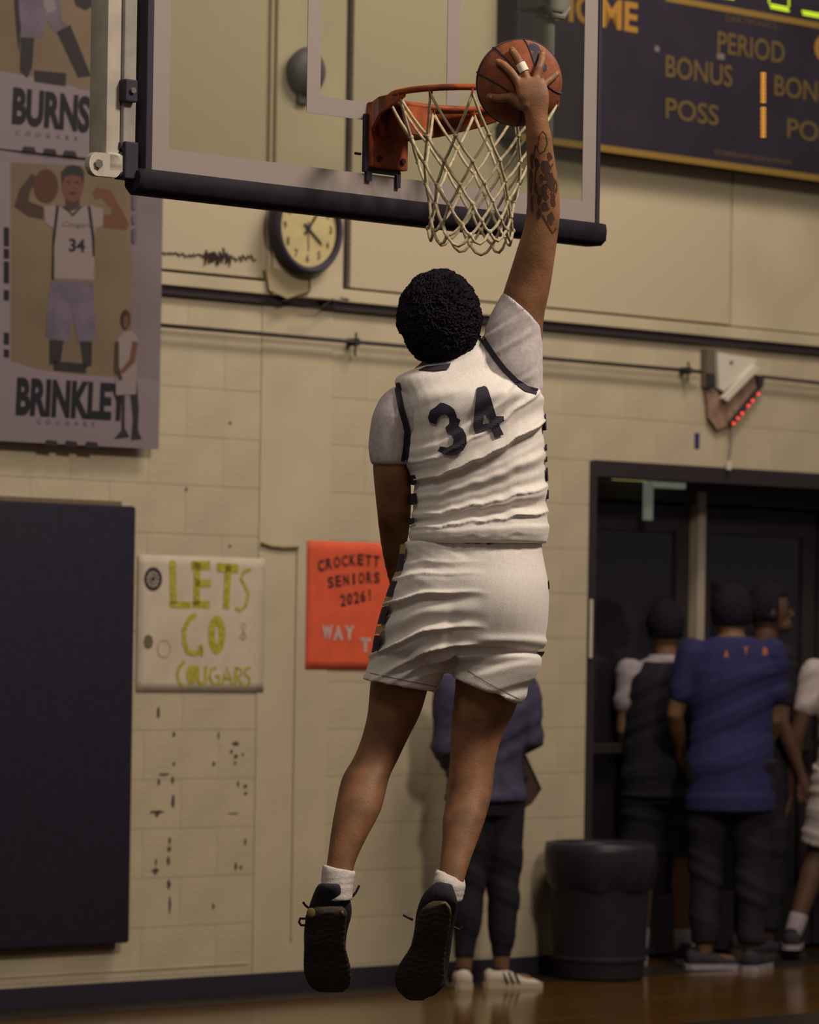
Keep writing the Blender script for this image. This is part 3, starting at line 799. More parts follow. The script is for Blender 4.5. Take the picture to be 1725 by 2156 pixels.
# ================================================================== HOOP
hoopU = WP(300, 300, 0, BD)[0]; rU = WP(1257, 300, 0, BD)[0]
HW = rU - hoopU; hc = (hoopU + rU) / 2
zb_l = WP(300, 357, .03, BD)[1] ; 
hoop = empty('basketball_hoop', wl(hc, 0, 2.79, BD), YAW, 'glass basketball backboard with orange rim, white net and black padding', 'basketball hoop')
zb0 = 0.0                    # glass bottom
GH = 1.22
hw = HW / 2
MB().box(-hw + .02, hw - .01, -.006, .006, .005, GH).build('glass_panel', M_glass, hoop)
bw = .066
brd = MB().box(-hw + .022, hw - .01, -.0085, -.0065, .0, bw).box(-hw + .022, -hw + .022 + bw, -.0085, -.0065, bw, GH - bw).box(hw - .01 - bw * .9, hw - .01, -.0085, -.0065, bw, GH - bw).box(-hw + .022, hw - .01, -.0085, -.0065, GH - bw, GH)
brd.build('border_stripe', M_board_w, hoop)
tl = WP(648, 150, .01, BD)[0] - hc; tb = WP(660, 238, .01, BD)[1] - 2.79; tw = .052
th_ = .457
tr_ = -tl
MB().box(tl, tr_, -.0085, -.0065, tb, tb + tw).box(tl, tl + tw, -.0085, -.0065, tb + tw, tb + th_).box(tr_ - tw, tr_, -.0085, -.0065, tb + tw, tb + th_).box(tl, tr_, -.0085, -.0065, tb + th_, tb + th_ + tw).build('target_square', M_board_w, hoop)
MB().box(-hw, -hw + .024, -.016, .035, 0, GH, .004).box(hw - .012, hw + .003, -.016, .035, 0, GH, .004).box(-hw, hw, -.016, .035, GH, GH + .03, .004).build('metal_frame', M_black, hoop)
# bottom padding with rounded lower edge and closed ends
prof = [(-.035, .0), (-.04, -.02), (-.036, -.052), (-.015, -.068), (.03, -.068), (.05, -.05), (.052, .0), (.02, .008)]
mb = MB(); rs = []
for x, k in ((-hw - .03, .75), (-hw - .015, 1), (hw - .01, 1), (hw + .012, .95), (hw + .02, .5)):
    rs.append([(x, a * k, (b + .03) * k - .03) for a, b in prof])
mb.rings(rs).build('edge_padding', mat('black_padding', (42, 37, 47), .6, 20, .08, spec=.12), hoop, smooth=True, ang=50)
# rim
RR = .2375; RC = Vector((0, -.381, .26))
rimz = 3.05 - 2.79; RC.z = rimz
ring = [RC + Vector((RR * math.cos(a), RR * math.sin(a), 0)) for a in [2 * math.pi * k / 48 for k in range(49)]]
mb = MB(); rs = []
for k in range(48):
    a = 2 * math.pi * k / 48; d = Vector((math.cos(a), math.sin(a), 0)); c = RC + d * RR
    rs.append([c + d * .0095 * math.cos(b) + Vector((0, 0, .0095 * math.sin(b))) for b in [2 * math.pi * j / 10 for j in range(10)]])
rs.append(rs[0]); mb.rings(rs, cap=False)
rim = mb.build('rim', M_orange_st, hoop, smooth=True)
# rim hooks holding the net
for k in range(12):
    a = 2 * math.pi * (k + .5) / 12; d = Vector((math.cos(a), math.sin(a), 0)); c = RC + d * RR
    MB().tube([c + d * .006 + Vector((0, 0, -.004)), c + d * .004 + Vector((0, 0, -.02)), c - d * .006 + Vector((0, 0, -.022)), c - d * .008 + Vector((0, 0, -.006))], .003, 6).build('net_hook', M_orange_st, rim)
# mounting plate, housing and braces
MB().box(-.07, .075, -.035, -.0085, rimz - .175, rimz + .015, .004).build('mount_plate', M_orange_st, hoop)
MB().box(-.085, .06, -.02, -.006, rimz - .19, rimz - .02, .003).box(-.075, -.055, -.02, -.008, rimz - .215, rimz - .18).box(.045, .06, -.02, -.008, rimz - .225, rimz - .18).build('back_plate', M_black, hoop)
MB().prism([(-.055, rimz - .005), (.06, rimz - .005), (.06, rimz - .085), (-.055, rimz - .085)], -.155, -.035).build('rim_housing', M_orange_st, hoop)
mb = MB()
for s in (-1, 1):
    # flat gusset from plate to the side of the ring, top on the ring plane, tapering to the ring
    p = [Vector((s * .06, -.03, 0)), Vector((s * .13, -.10, 0)), Vector((s * .195, -.20, 0)), Vector((s * .232, -.34, 0))]
    hts = [.09, .075, .05, .014]
    vs = []
    for q, h in zip(p, hts):
        n_ = Vector((s * .006, -.0, 0))
        vs.append([q + n_ + Vector((0, 0, rimz + .0)), q - n_ + Vector((0, 0, rimz)), q - n_ + Vector((0, 0, rimz - h)), q + n_ + Vector((0, 0, rimz - h))])
    mb.rings(vs)
mb.build('side_brace', M_orange_st, hoop)
MB().prism([(-.13, 0), (.13, 0), (.06, .001), (-.06, .001)], -.001, 0)
mb = MB(); mb.v = [(-.06, -.035, rimz - .004), (.06, -.035, rimz - .004), (.19, -.205, rimz - .004), (.12, -.168, rimz - .004), (0, -.145, rimz - .004), (-.12, -.168, rimz - .004), (-.19, -.205, rimz - .004)]
n_ = 7; mb.v += [(x, y, z - .006) for x, y, z in mb.v]; mb.f = [(0, 1, 2, 3, 4, 5, 6), (13, 12, 11, 10, 9, 8, 7)] + [(i, (i + 1) % 7, 7 + (i + 1) % 7, 7 + i) for i in range(7)]
mb.build('top_flange', M_orange_st, hoop)
for x in (-.045, .05):
    for zz in (rimz - .02, rimz - .15):
        MB().cyl((x, -.035, zz), (x, -.044, zz), .009, 6).build('bolt', M_dark, hoop)
# net
rows = 6; NZ = .392
TS = (0, .27, .45, .60, .74, .87, .96)
def netpt(k, r):
    t = TS[r]
    rad = RR + (.117 - RR) * min(1, t * 1.3) ** .75 + (.004 if t > .9 else 0)
    a = 2 * math.pi * (k + .5 * (r % 2) + .5) / 12
    jit = .012 * t * noise.noise(Vector((k * 1.7, r * 2.3, 1)))
    sway = Vector((-.016 * t * t, -.012 * t, 0))
    zd = NZ * t + (.016 * math.sin(2 * a + .6) + .010 * noise.noise(Vector((k * 2.1, r * 1.3, 5)))) * t
    return RC + Vector(((rad + jit) * math.cos(a), (rad - jit) * math.sin(a), -.016 - zd)) + sway
nb = MB()
for k in range(12):
    for dirn in (0, 1):
        pts = []
        kk = k
        for r in range(rows + 1):
            pts.append(netpt(kk, r))
            if dirn: kk += (r % 2)          # right-going strand
            else: kk -= (1 - r % 2)         # left-going strand
        sm = []
        for i in range(len(pts) - 1):
            for q in range(4):
                t = q / 4; p = pts[i].lerp(pts[i + 1], t)
                sag = Vector((0, 0, -.006 * math.sin(math.pi * t)))
                sm.append(p + sag)
        sm.append(pts[-1]); nb.tube(sm, .0046, 6)
for k in range(12):
    # bottom loops and knots
    a, b = netpt(k, rows), netpt(k + 1, rows)
    nb.tube([a, a.lerp(b, .25) + Vector((0, 0, -.022)), a.lerp(b, .5) + Vector((0, 0, -.03)), a.lerp(b, .75) + Vector((0, 0, -.022)), b], .0046, 6)
    for r in range(1, rows + 1):
        p = netpt(k, r); nb.ell(p, .0075, .0075, .008, 8, 6)
nb.build('net', M_net, hoop, smooth=True)
# left white mast with clamps, right rear pole
ml, _ = WP(222, 100, -.02, BD); ml -= hc
mzb = WP(240, 362, -.02, BD)[1] - 2.79
MB().box(ml, ml + .052, .01, .09, mzb + .03, 3.6, .008).build('support_mast', M_white_st, hoop, smooth=True, ang=40)
MB().box(ml + .052, ml + .095, .0, .035, mzb + .06, 3.6, .004).build('side_channel', M_grey_st, hoop)
fx, fz = WP(206, 345, 0, BD); fx -= hc; fz -= 2.79
mb = MB(); mb.prism([(fx + .03 * math.cos(a) - (0 if math.cos(a) < 0 else -.055), fz + .033 * math.sin(a)) for a in [2 * math.pi * k / 20 for k in range(20)]], .0, .02)
mb.box(ml, ml + .06, -.0, .06, mzb - .005, mzb + .05, .006)
mb.build('mast_foot', M_white_st, hoop)
MB().cyl((fx, .001, fz), (fx, -.008, fz), .013, 6).build('foot_bolt', M_bolt, hoop)
for (x0, y0, x1, y1) in ((270, 212, 296, 168),):
    a = WP(x0, y0, .03, BD); b = WP(x1, y1, .03, BD)
    MB().box(a[0] - hc, b[0] - hc, -.02, .03, a[1] - 2.79, b[1] - 2.79, .004).build('frame_clamp', M_black, hoop)
    q = ((a[0] + b[0]) / 2 - hc, (a[1] + b[1]) / 2 - 2.79)
    MB().cyl((q[0], -.02, q[1]), (q[0], -.028, q[1]), .009, 6).build('clamp_bolt', M_bolt, hoop)
a = WP(254, 375, .0, BD); b = WP(282, 300, .0, BD)
mb = MB().box(a[0] - hc + .008, b[0] - hc + .01, -.01, .04, a[1] - 2.79, b[1] - 2.79, .004)
for k in range(4):
    zz = a[1] - 2.79 + .012 + k * .026; mb.cyl((a[0] - hc, .01, zz), (a[0] - hc + .02, .01, zz), .01, 12)
mb.build('ribbed_clamp', M_black, hoop)
# right rear pole behind glass
pr = WP(1146, 60, -.25, BD)[0] - hc
zp = WP(1146, 250, -.25, BD)[1] - 2.79
MB().cyl((pr, .25, rimz - .18), (pr, .25, 3.6), .034, 20).build('rear_pole', mat('pale_grey_pole', (204, 202, 192), .5), hoop, smooth=True)
zz = WP(1146, 12, -.22, BD)[1] - 2.79
MB().box(pr - .07, pr + .07, .2, .3, zz - .016, zz + .05, .01).tube([(pr - .06, .2, zz), (pr - .02, .2, zz - .03), (pr + .03, .2, zz - .03), (pr + .06, .2, zz)], .01, 8).build('pole_bracket', M_grey_st, hoop)
MB().box(pr - .6, pr + .05, .22, .28, GH + .3, GH + .36, .005).box(-.03, .03, .006, .25, GH - .1, GH - .04, .004).box(-.03, .03, .2, .25, GH - .1, GH + .36, .004).build('cross_arm', M_grey_st, hoop)
a = WP(735, 327, -.1, BD); 
MB().tube([(a[0] - hc, .05, a[1] - 2.79), (-.06, .05, a[1] - 2.79 - .0)], .004, 6).build('tie_wire', M_dark, hoop)

# ================================================================== BALL
BZ = 11.0; BRD = .1192
bc = P(1093, 174, BZ)
ball_o = empty('basketball', bc, 0, 'orange basketball with black seams pressed under the dunking hand above the rim', 'basketball')
bm = bmesh.new(); bmesh.ops.create_icosphere(bm, subdivisions=5, radius=BRD)
me = bpy.data.meshes.new('shell'); bm.to_mesh(me); bm.free()
link('shell', me, M_ball, ball_o, smooth=True)
# seams: oriented so that two run across the side we see
def seam(fn, nm='seam'):
    pts = [fn(t).normalized() * (BRD + .0004) for t in np.linspace(0, 2 * math.pi, 73)]
    MB().tube(pts, .0024, 6, cap=False).build(nm, M_ink, ball_o, smooth=True)
rotb = Matrix.Rotation(R(52), 3, 'Y') @ Matrix.Rotation(R(22), 3, 'Z')
seam(lambda t: rotb @ Vector((math.cos(t), math.sin(t), 0)))
seam(lambda t: rotb @ Vector((math.cos(t), 0.0 + .0, math.sin(t))))
for s in (-1, 1):
    seam(lambda t: rotb @ Vector((math.cos(t) * .75, math.sin(t), s * (.52 + .12 * math.cos(2 * t)))))
def ballp(px, py, lift):
    x, z = ray(px, py); c = bc; # march to sphere of radius BRD+lift
    d = Vector((x, 1, z)); o = Vector((0, 0, EYE)) - c; rr = BRD + lift
    A = d.dot(d); B_ = 2 * o.dot(d); C_ = o.dot(o) - rr * rr; D_ = B_ * B_ - 4 * A * C_
    if D_ < 0: t = c.y
    else: t = (-B_ - math.sqrt(D_)) / (2 * A)
    return Vector((0, 0, EYE)) + d * t
# black logo blots on the ball (worn print)
# ================================================================== MAIN PLAYER
PZ = 11.0
def pp(px, py, dz=0.0): return P(px, py, PZ + dz)
def hring(y, L, Rr, dz=0.0, ratio=.8, n=32, e=2.0, y2=None, tilt=0.0):
    """ring whose silhouette in the photo runs from (L,y) to (Rr,y2 or y); ratio = depth / width"""
    y2 = y if y2 is None else y2
    a, b = pp(L, y, dz), pp(Rr, y2, dz); c = (a + b) / 2; hx = (b - a) / 2
    hd = Vector((0, hx.length * ratio, 0)) + Vector((0, 0, tilt))
    out = []
    for k in range(n):
        t = 2 * math.pi * k / n; cx_, sy_ = math.cos(t), math.sin(t)
        cx_ = math.copysign(abs(cx_) ** (2 / e), cx_); sy_ = math.copysign(abs(sy_) ** (2 / e), sy_)
        out.append(c + hx * cx_ + hd * sy_)
    return out
def interp(rows, sub=3):
    """Catmull-Rom through rows of numbers"""
    out = []; n = len(rows); rows = [np.array(r, float) for r in rows]
    for i in range(n - 1):
        p0, p1, p2, p3 = rows[max(i - 1, 0)], rows[i], rows[i + 1], rows[min(i + 2, n - 1)]
        for k in range(sub):
            t = k / sub
            out.append(.5 * ((2 * p1) + (-p0 + p2) * t + (2 * p0 - 5 * p1 + 4 * p2 - p3) * t * t + (-p0 + 3 * p1 - 3 * p2 + p3) * t ** 3))
    out.append(rows[-1]); return out
def loft(mb, rows, e=2.0, sub=3):
    """rows: (y, L, R, dz, ratio[, y2])"""
    rs = []
    for r in interp([list(r) + ([r[0]] if len(r) == 5 else []) for r in rows], sub):
        rs.append(hring(r[0], r[1], r[2], r[3], r[4], e=e, y2=r[5]))
    return mb.rings(rs)

ply = empty('person', pp(950, 2112, 0) , 0, 'basketball player in white jersey 34 and white shorts leaping to dunk, seen from behind', 'person')
def adopt(o):
    o.parent = ply; o.location = -ply.location; return o
body = MB()
legL = [(1360, 800, 925, .02, .95), (1410, 785, 918, .02, .95), (1446, 779, 903, .03, .95), (1502, 774, 886, .04, .95), (1558, 760, 858, .04, .98), (1600, 742, 838, .03, 1.0), (1638, 720, 820, .0, 1.08), (1705, 705, 803, -.05, 1.05), (1765, 695, 772, -.09, 1.0), (1821, 688, 747, -.12, 1.0), (1872, 682, 740, -.14, 1.05)]
legR = [(1370, 960, 1110, .0, .95), (1410, 960, 1104, .0, .95), (1450, 958, 1098, .0, .95), (1498, 953, 1084, .01, .95), (1533, 950, 1066, .01, .95), (1568, 949, 1052, .01, .98), (1617, 946, 1042, .0, 1.0), (1673, 941, 1036, -.02, 1.05), (1726, 932, 1022, -.06, 1.05), (1772, 931, 1006, -.10, 1.0), (1821, 926, 988, -.14, 1.0), (1866, 925, 975, -.17, 1.05)]
loft(body, legL); loft(body, legR)
torso = [(1360, 800, 1120, .0, .6), (1250, 845, 1140, 0, .7), (1150, 875, 1130, 0, .72), (1000, 880, 1130, 0, .72), (900, 855, 1130, 0, .68), (850, 845, 1115, 0, .6), (800, 850, 1070, 0, .5), (760, 890, 1040, 0, .45)]
loft(body, torso)
# neck and head (face to the hoop, tipped back)
body.chain([pp(950, 800, 0), pp(940, 760, .0), pp(930, 720, .02)], [.065, .06, .058], 16)
body.ell(pp(925, 668, .02), .078, .095, .112, 28, 18, Matrix.Rotation(R(-18), 3, 'X').to_3x3())
hcn = pp(925, 668, .02)
def hp(x, y, z):
    return hcn + Matrix.Rotation(R(18), 3, 'X') @ Vector((x, y, z))
body.ell(hp(0, .06, -.075), .05, .05, .04, 16, 10)              # jaw
body.chain([hp(0, .094, .01), hp(0, .112, -.028)], [.010, .016], 8)  # nose
body.ell(hp(0, .093, -.062), .026, .014, .012, 12, 8)             # lips
for s in (-1, 1):
    body.ell(hp(s * .078, 0, -.01), .010, .020, .032, 10, 8)      # ears
# left arm (hanging forward), hand beyond the hip
armL = [(850, 800, 880, .02, .9), (900, 788, 868, .02, .9), (975, 785, 862, .02, .9), (1020, 788, 866, .03, .9), (1080, 794, 866, .06, .85), (1120, 798, 862, .10, .85), (1160, 804, 856, .15, .85), (1200, 812, 852, .20, .85), (1232, 820, 856, .25, .8)]
loft(body, armL)
body.ell(pp(846, 1262, .28), .03, .022, .05, 14, 10)
for k in range(4):
    o = pp(832 + k * 11, 1288, .285); body.chain([o, o + Vector((.003, .012, -.03)), o + Vector((.002, .0, -.055 + abs(k - 1.5) * .006))], [.0088, .0085, .0075], 8)
o = pp(862, 1252, .27); body.chain([o, o + Vector((.02, .02, -.025)), o + Vector((.024, .028, -.05))], [.011, .010, .009], 8)
# right arm raised
def pr2(a, b, dz, ratio, n=28):
    A, B_ = pp(a[0], a[1], dz), pp(b[0], b[1], dz); c = (A + B_) / 2; h = (B_ - A) / 2
    hd = Vector((0, h.length * ratio, 0))
    return [c + h * math.cos(2 * math.pi * k / n) + hd * math.sin(2 * math.pi * k / n) for k in range(n)]
def loft2(mb, rows, sub=3):
    q = interp([[r[0][0], r[0][1], r[1][0], r[1][1], r[2], r[3]] for r in rows], sub)
    return mb.rings([pr2((r[0], r[1]), (r[2], r[3]), r[4], r[5]) for r in q])
armR = [((1020, 760), (1120, 850), 0, .7), ((1032, 700), (1140, 780), 0, .75), ((1050, 645), (1143, 720), 0, .8), ((1063, 605), (1146, 668), -.01, .85), ((1076, 565), (1158, 612), -.02, .9), ((1090, 520), (1168, 548), -.04, .9),
        ((1103, 478), (1176, 488), -.05, .95), ((1109, 436), (1180, 440), -.06, .95), ((1110, 385), (1176, 386), -.08, .92), ((1109, 335), (1169, 335), -.10, .9), ((1108, 292), (1162, 291), -.12, .85), ((1109, 262), (1154, 261), -.13, .76), ((1110, 250), (1149, 248), -.133, .6)]
loft2(body, armR)
bm_ = remesh(body, .0065, 5)
bo = adopt(link('body', bm_, M_skin, None, smooth=True))

# right hand: palm + five fingers; its own finer remesh, then joined to the body mesh
hand_ = MB()
def bp(px, py, l=.009): return ballp(px, py, l)
palm = [((1112, 322), (1165, 321), -.105, .84), ((1108, 292), (1162.5, 291), -.12, .86), ((1107, 262), (1156, 261), -.13, .82), ((1105, 243), (1154, 241), -.135, .68), ((1098, 222), (1156, 220), -.142, .42), ((1090, 204), (1157, 202), -.143, .34), ((1086, 188), (1154, 186), -.141, .3), ((1086, 174), (1150, 172), -.139, .26), ((1092, 165), (1146, 164), -.137, .2)]
loft2(hand_, palm)
def finger(pts, rad): hand_.chain(pts, [q * 1.1 for q in rad], 14)
kn = lambda x, y: pp(x, y, -.137)
finger([kn(1098, 186), bp(1090, 170, .014), bp(1077, 152, .016), bp(1062, 137, .013), bp(1049, 130, .008)], [.0125, .0118, .0105, .0098, .0085])
finger([kn(1112, 182), bp(1108, 162, .014), bp(1100, 142, .016), bp(1090, 122, .014), bp(1078, 105, .008)], [.0125, .0115, .0105, .0098, .0088])
finger([kn(1128, 182), bp(1130, 162, .014), bp(1136, 143, .016), bp(1141, 127, .014), bp(1143, 111, .008)], [.012, .011, .0102, .0095, .0085])
finger([kn(1140, 190), bp(1145, 178, .014), bp(1157, 168, .014), bp(1167, 160, .010), bp(1174, 155, .008)], [.0115, .010, .009, .0085, .0078])
finger([kn(1112, 222), bp(1094, 216, .016), bp(1074, 205, .014), bp(1052, 207, .010), bp(1031, 204, .008)], [.019, .0165, .0125, .0108, .0092])
hm = remesh(hand_, .0028, 4)
hm.materials.clear()
# join hand into body so the figure is one mesh
bm = bmesh.new(); bm.from_mesh(bm_); bm.from_mesh(hm); bm.to_mesh(bm_); bm.free(); bpy.data.meshes.remove(hm)
bm_.polygons.foreach_set('use_smooth', [True] * len(bm_.polygons))
body_bvh = None
def bvh_of(me):
    return BVHTree.FromPolygons([v.co.copy() for v in me.vertices], [tuple(p.vertices) for p in me.polygons])
# white tape band on the middle finger
A = bp(1104.5, 151, .0155); B_ = bp(1096, 134, .016)
adopt(MB().tube([A, B_], .0138, 16).build('finger_tape', mat('white_tape', (232, 222, 200), .8), None, smooth=True, ang=40))
# finger nails
for x, y, w in ((1052, 131, .005), (1080, 108, .005), (1143, 114, .005), (1172, 156, .0045), (1035, 204, .0055)):
    c = bp(x, y, .016); adopt(MB().ell(c, w, .0022, w * 1.1, 10, 6).build('fingernail', mat('nail', (176, 128, 104), .35), None, smooth=True))

# project a flat outline drawn in photo coordinates onto a surface
def project(outs, bvh, cell=9.0, lift=.002, dz0=-1.0):
    mb = MB()
    for pts in outs:
        bm = bmesh.new()
        tr = tessellate_polygon([[Vector((x, y, 0)) for x, y in pts]])
        vs = [bm.verts.new((x, y, 0)) for x, y in pts]
        for t in tr:
            try: bm.faces.new([vs[i] for i in t])
            except ValueError: pass
        xs = [p[0] for p in pts]; ys = [p[1] for p in pts]
        for ax, lo, hi in ((0, min(xs), max(xs)), (1, min(ys), max(ys))):
            q = lo + cell
            while q < hi:
                co = [0, 0, 0]; no = [0, 0, 0]; co[ax] = q; no[ax] = 1
                bmesh.ops.bisect_plane(bm, geom=bm.verts[:] + bm.edges[:] + bm.faces[:], plane_co=co, plane_no=no); q += cell
        bm.verts.index_update(); o = len(mb.v); bad = set()
        for v in bm.verts:
            x, z = ray(v.co.x, v.co.y); d = Vector((x, 1, z)).normalized()
            h = bvh.ray_cast(Vector((0, 0, EYE)) + d * 9.5, d, 3)
            if h[0] is None: bad.add(v.index); mb.v.append((0, 0, 0))
            else: mb.v.append(tuple(h[0] - d * lift))
        good = [tuple(v.index for v in f.verts) for f in bm.faces if not any(v.index in bad for v in f.verts)]
        par = {i: i for f in good for i in f}
        def root_(i):
            while par[i] != i: par[i] = par[par[i]]; i = par[i]
            return i
        for f in good:
            for i in f[1:]: par[root_(i)] = root_(f[0])
        cnt = {}
        for f in good: cnt[root_(f[0])] = cnt.get(root_(f[0]), 0) + 1
        if cnt:
            best = max(cnt, key=cnt.get)
            for f in good:
                if root_(f[0]) == best: mb.f.append(tuple(o + i for i in f))
        bm.free()
    return mb
def strip_poly(pts, w):
    L, Rr = strip(pts, w); return [tuple(p) for p in L] + [tuple(p) for p in reversed(Rr)]

def px_of(co):
    """photo coordinates of a world point array (n,3)"""
    y = co[:, 1]; x = co[:, 0] / y; z = (co[:, 2] - EYE) / y
    a = x * cr + z * sr; b = -x * sr + z * cr
    return PX0 + a * F, PY0 - b * F
def displace(me, fn):
    n = len(me.vertices)
    co = np.empty(n * 3); me.vertices.foreach_get('co', co); co = co.reshape(-1, 3)
    no = np.empty(n * 3); me.vertices.foreach_get('normal', no); no = no.reshape(-1, 3)
    X, Y = px_of(co)
    d = fn(X, Y, no)
    co = co + no * d[:, None]
    me.vertices.foreach_set('co', co.reshape(-1)); me.update()
rng = np.random.RandomState(3)
TAB = rng.rand(4096)
def n1(q, seed=0):
    """smooth 1D value noise, vectorised"""
    q = q + seed * 37.7; i = np.floor(q).astype(int); f = q - i; f = f * f * (3 - 2 * f)
    return TAB[i % 4096] * (1 - f) + TAB[(i + 1) % 4096] * f
def n2(x, y, seed=0):
    i = np.floor(y).astype(int); f = y - i; f = f * f * (3 - 2 * f)
    a = TAB[(i * 57 + seed * 131) % 4096]; 
    return n1(x + a * 0, 0) * 0 + (n1(x + 91.3 * TAB[(i * 17 + seed) % 4096] * 10, seed) * (1 - f) + n1(x + 91.3 * TAB[((i + 1) * 17 + seed) % 4096] * 10, seed) * f)

# undershirt: torso core and two sleeves
tee = MB()
loft(tee, [(1120, 880, 1128, 0, .62), (1000, 876, 1134, 0, .68), (920, 850, 1142, 0, .66), (860, 826, 1142, 0, .6), (815, 838, 1120, 0, .5), (780, 880, 1080, 0, .42), (755, 915, 1030, 0, .36)])
loft(tee, [(812, 834, 890, .0, 1.0), (826, 812, 885, .0, 1.0), (845, 797, 880, .0, 1.0), (880, 783, 874, .0, .95), (930, 777, 868, .01, .92), (962, 779, 864, .015, .95), (979, 783, 862, .02, .98)])
loft2(tee, [((1000, 780), (1130, 862), 0, .62), ((1010, 735), (1143, 832), 0, .68), ((1022, 688), (1144, 785), 0, .74), ((1038, 652), (1143, 740), 0, .82), ((1052, 628), (1143, 708), 0, .9), ((1060, 614), (1142, 690), -.005, .95)])
tm_ = remesh(tee, .006, 6)
def tee_f(X, Y, N):
    d = np.zeros_like(X)
    # raised sleeve: folds fanning down from the shoulder
    mk = ((X > 1010) & (Y < 840)).astype(float)
    q = ((X - 1010) * .55 + (Y - 620) * .84) - .0012 * (Y - 620) * (X - 1010) * .5
    w = (n1((q + 5 * n1(X / 30, 2)) / 9, 5) - .5) * .0075 * mk * np.clip((Y - 655) / 50, .15, 1) * np.clip((1138 - X) / 25, 0.2, 1)
    mk2 = ((X < 875) & (Y > 830)).astype(float)
    q2 = (X - 780) * .9 - (Y - 830) * .28
    w2 = (n1(q2 / 16, 9) - .5) * .006 * mk2 * np.clip((Y - 850) / 60, 0, 1)
    return w + w2
displace(tm_, tee_f)
adopt(link('undershirt', tm_, M_tee, None, smooth=True))

# jersey
jer = MB()
jrows = [(716, 985, 1012, 0, .8, 704), (740, 945, 1020, 0, .66, 718), (764, 900, 1032, 0.0, .58, 738), (780, 862, 1050, 0, .58, 763), (793, 836, 1074, 0.0, .60, 792), (812, 832, 1108, 0, .63, 816), (834, 837, 1145, 0.0, .66, 834), (861, 845, 1147, 0.0, .68), (896, 856, 1149, 0.0, .70), (935, 856, 1150, 0.0, .72), (972, 853, 1151, 0.0, .72), (1010, 867, 1153, 0.0, .72), (1050, 868, 1154, 0.0, .70), (1090, 864, 1154, 0.0, .70), (1120, 864, 1153, 0.0, .72), (1142, 868, 1148, 0.0, .73)]
loft(jer, jrows, e=2.35)
jm = remesh(jer, .0042, 3)
def jer_f(X, Y, N):
    t = np.clip((X - 860) / 290, 0, 1.05)
    q = (Y - 1146) / (1 + .95 * t ** 1.6)
    wob = 9 * n1(X / 60, 2) + 5 * n1(X / 23, 4)
    f = n1((q + wob) / 13.5, 1); f2 = n1((q + wob * .7) / 8.0, 6)
    rid = (1 - np.abs(f * 2 - 1)) ** 1.3
    amp = .027 * (.35 + .65 * t) * np.clip((-q - 2) / 25, 0.15, 1) * np.clip((235 + q) / 90, 0, 1)
    amp = amp * np.clip((1163 - X) / 32, .35, 1)
    d = (rid - .5) * amp + (f2 - .5) * amp * .35
    # loose gathers above the hem, nearly horizontal
    g = n1((Y + 6 * n1(X / 45, 8) + .06 * X) / 11, 11); m2 = np.clip((Y - 1060) / 30, 0, 1) * np.clip((1138 - Y) / 8, 0, 1)
    d = d + (g - .5) * .011 * m2
    # broad soft folds over the shoulder blades
    qq = (Y - 780) + .33 * (X - 880); m3 = np.clip((930 - Y) / 60, 0, 1)
    d = d + (n1(qq / 34, 14) - .5) * .017 * m3
    # hem flare
    d = d + .004 * np.clip((Y - 1128) / 10, 0, 1)
    return d
displace(jm, jer_f)
jo = adopt(link('jersey', jm, M_jersey, None, smooth=True))
jb = bvh_of(jm)
three = [(901, 882), (905, 866), (915, 858), (923, 853), (928, 848), (936, 850), (944, 853), (955, 862), (961, 877), (970, 883), (966, 896), (973, 902), (981, 917), (983, 933), (977, 946), (966, 955), (951, 960), (937, 958), (922, 952), (925, 941), (936, 943), (947, 940), (954, 932), (955, 922), (949, 915), (941, 920), (938, 902), (944, 898), (947, 889), (945, 880), (936, 871), (927, 873), (921, 880), (918, 890), (908, 889)]
three = [(901, 880), (906, 864), (917, 857), (927, 848), (934, 848), (947, 854), (957, 862), (963, 880), (970, 884), (966, 897), (975, 903), (982, 917), (983, 934), (976, 948), (962, 957), (948, 959), (934, 956), (922, 950), (927, 940), (942, 942), (953, 936), (956, 925), (951, 915), (941, 912), (938, 900), (946, 892), (946, 880), (938, 872), (928, 874), (922, 882), (918, 893), (906, 890)]
four_o = [(1004, 817), (1020, 812), (1036, 815), (1046, 876), (1061, 876), (1062, 886), (1050, 892), (1061, 915), (1056, 920), (1042, 922), (1034, 902), (1001, 912), (996, 898), (1000, 860)]
four_h = [(1019, 866), (1031, 884), (1029, 890), (1017, 893)]
# outline of the 4 with its hole, joined by a bridge
four = [(1004, 817), (1020, 812), (1027, 816), (1019, 866), (1017, 893), (1029, 890), (1031, 884), (1019, 866), (1027, 816), (1036, 842), (1047, 877), (1061, 876), (1062, 887), (1051, 893), (1061, 915), (1056, 920), (1042, 922), (1034, 901), (1001, 912), (996, 898), (1000, 860)]
adopt(project([three], jb, 4, .0055).build('jersey_number', M_ink, None))
adopt(project([[(1004, 817), (1020, 812), (1026, 815), (1019, 866), (1017, 893), (1034, 890), (1036, 901), (1001, 912), (996, 898), (1000, 860)],
               [(1025, 815), (1029, 822), (1050, 892), (1061, 915), (1042, 922), (1030, 890), (1031, 884), (1018, 868)],
               [(1044, 876), (1061, 876), (1062, 887), (1048, 893)]], jb, 4, .0055).build('jersey_number', M_ink, None))
bs_ = bmesh.new(); bmesh.ops.create_icosphere(bs_, subdivisions=6, radius=BRD)
for v in bs_.verts: v.co += bc
ballb = BVHTree.FromBMesh(bs_); bs_.free()
for q in ([(1113, 95), (1122, 88), (1134, 96), (1139, 106), (1130, 110), (1120, 106), (1114, 104)], [(1122, 110), (1134, 108), (1134, 124), (1128, 138), (1122, 128)], [(1146, 130), (1152, 138), (1152, 148), (1146, 152), (1142, 142)]):
    project([q], ballb, 5, .0012).build('printed_mark', M_ink, ball_o, -bc)
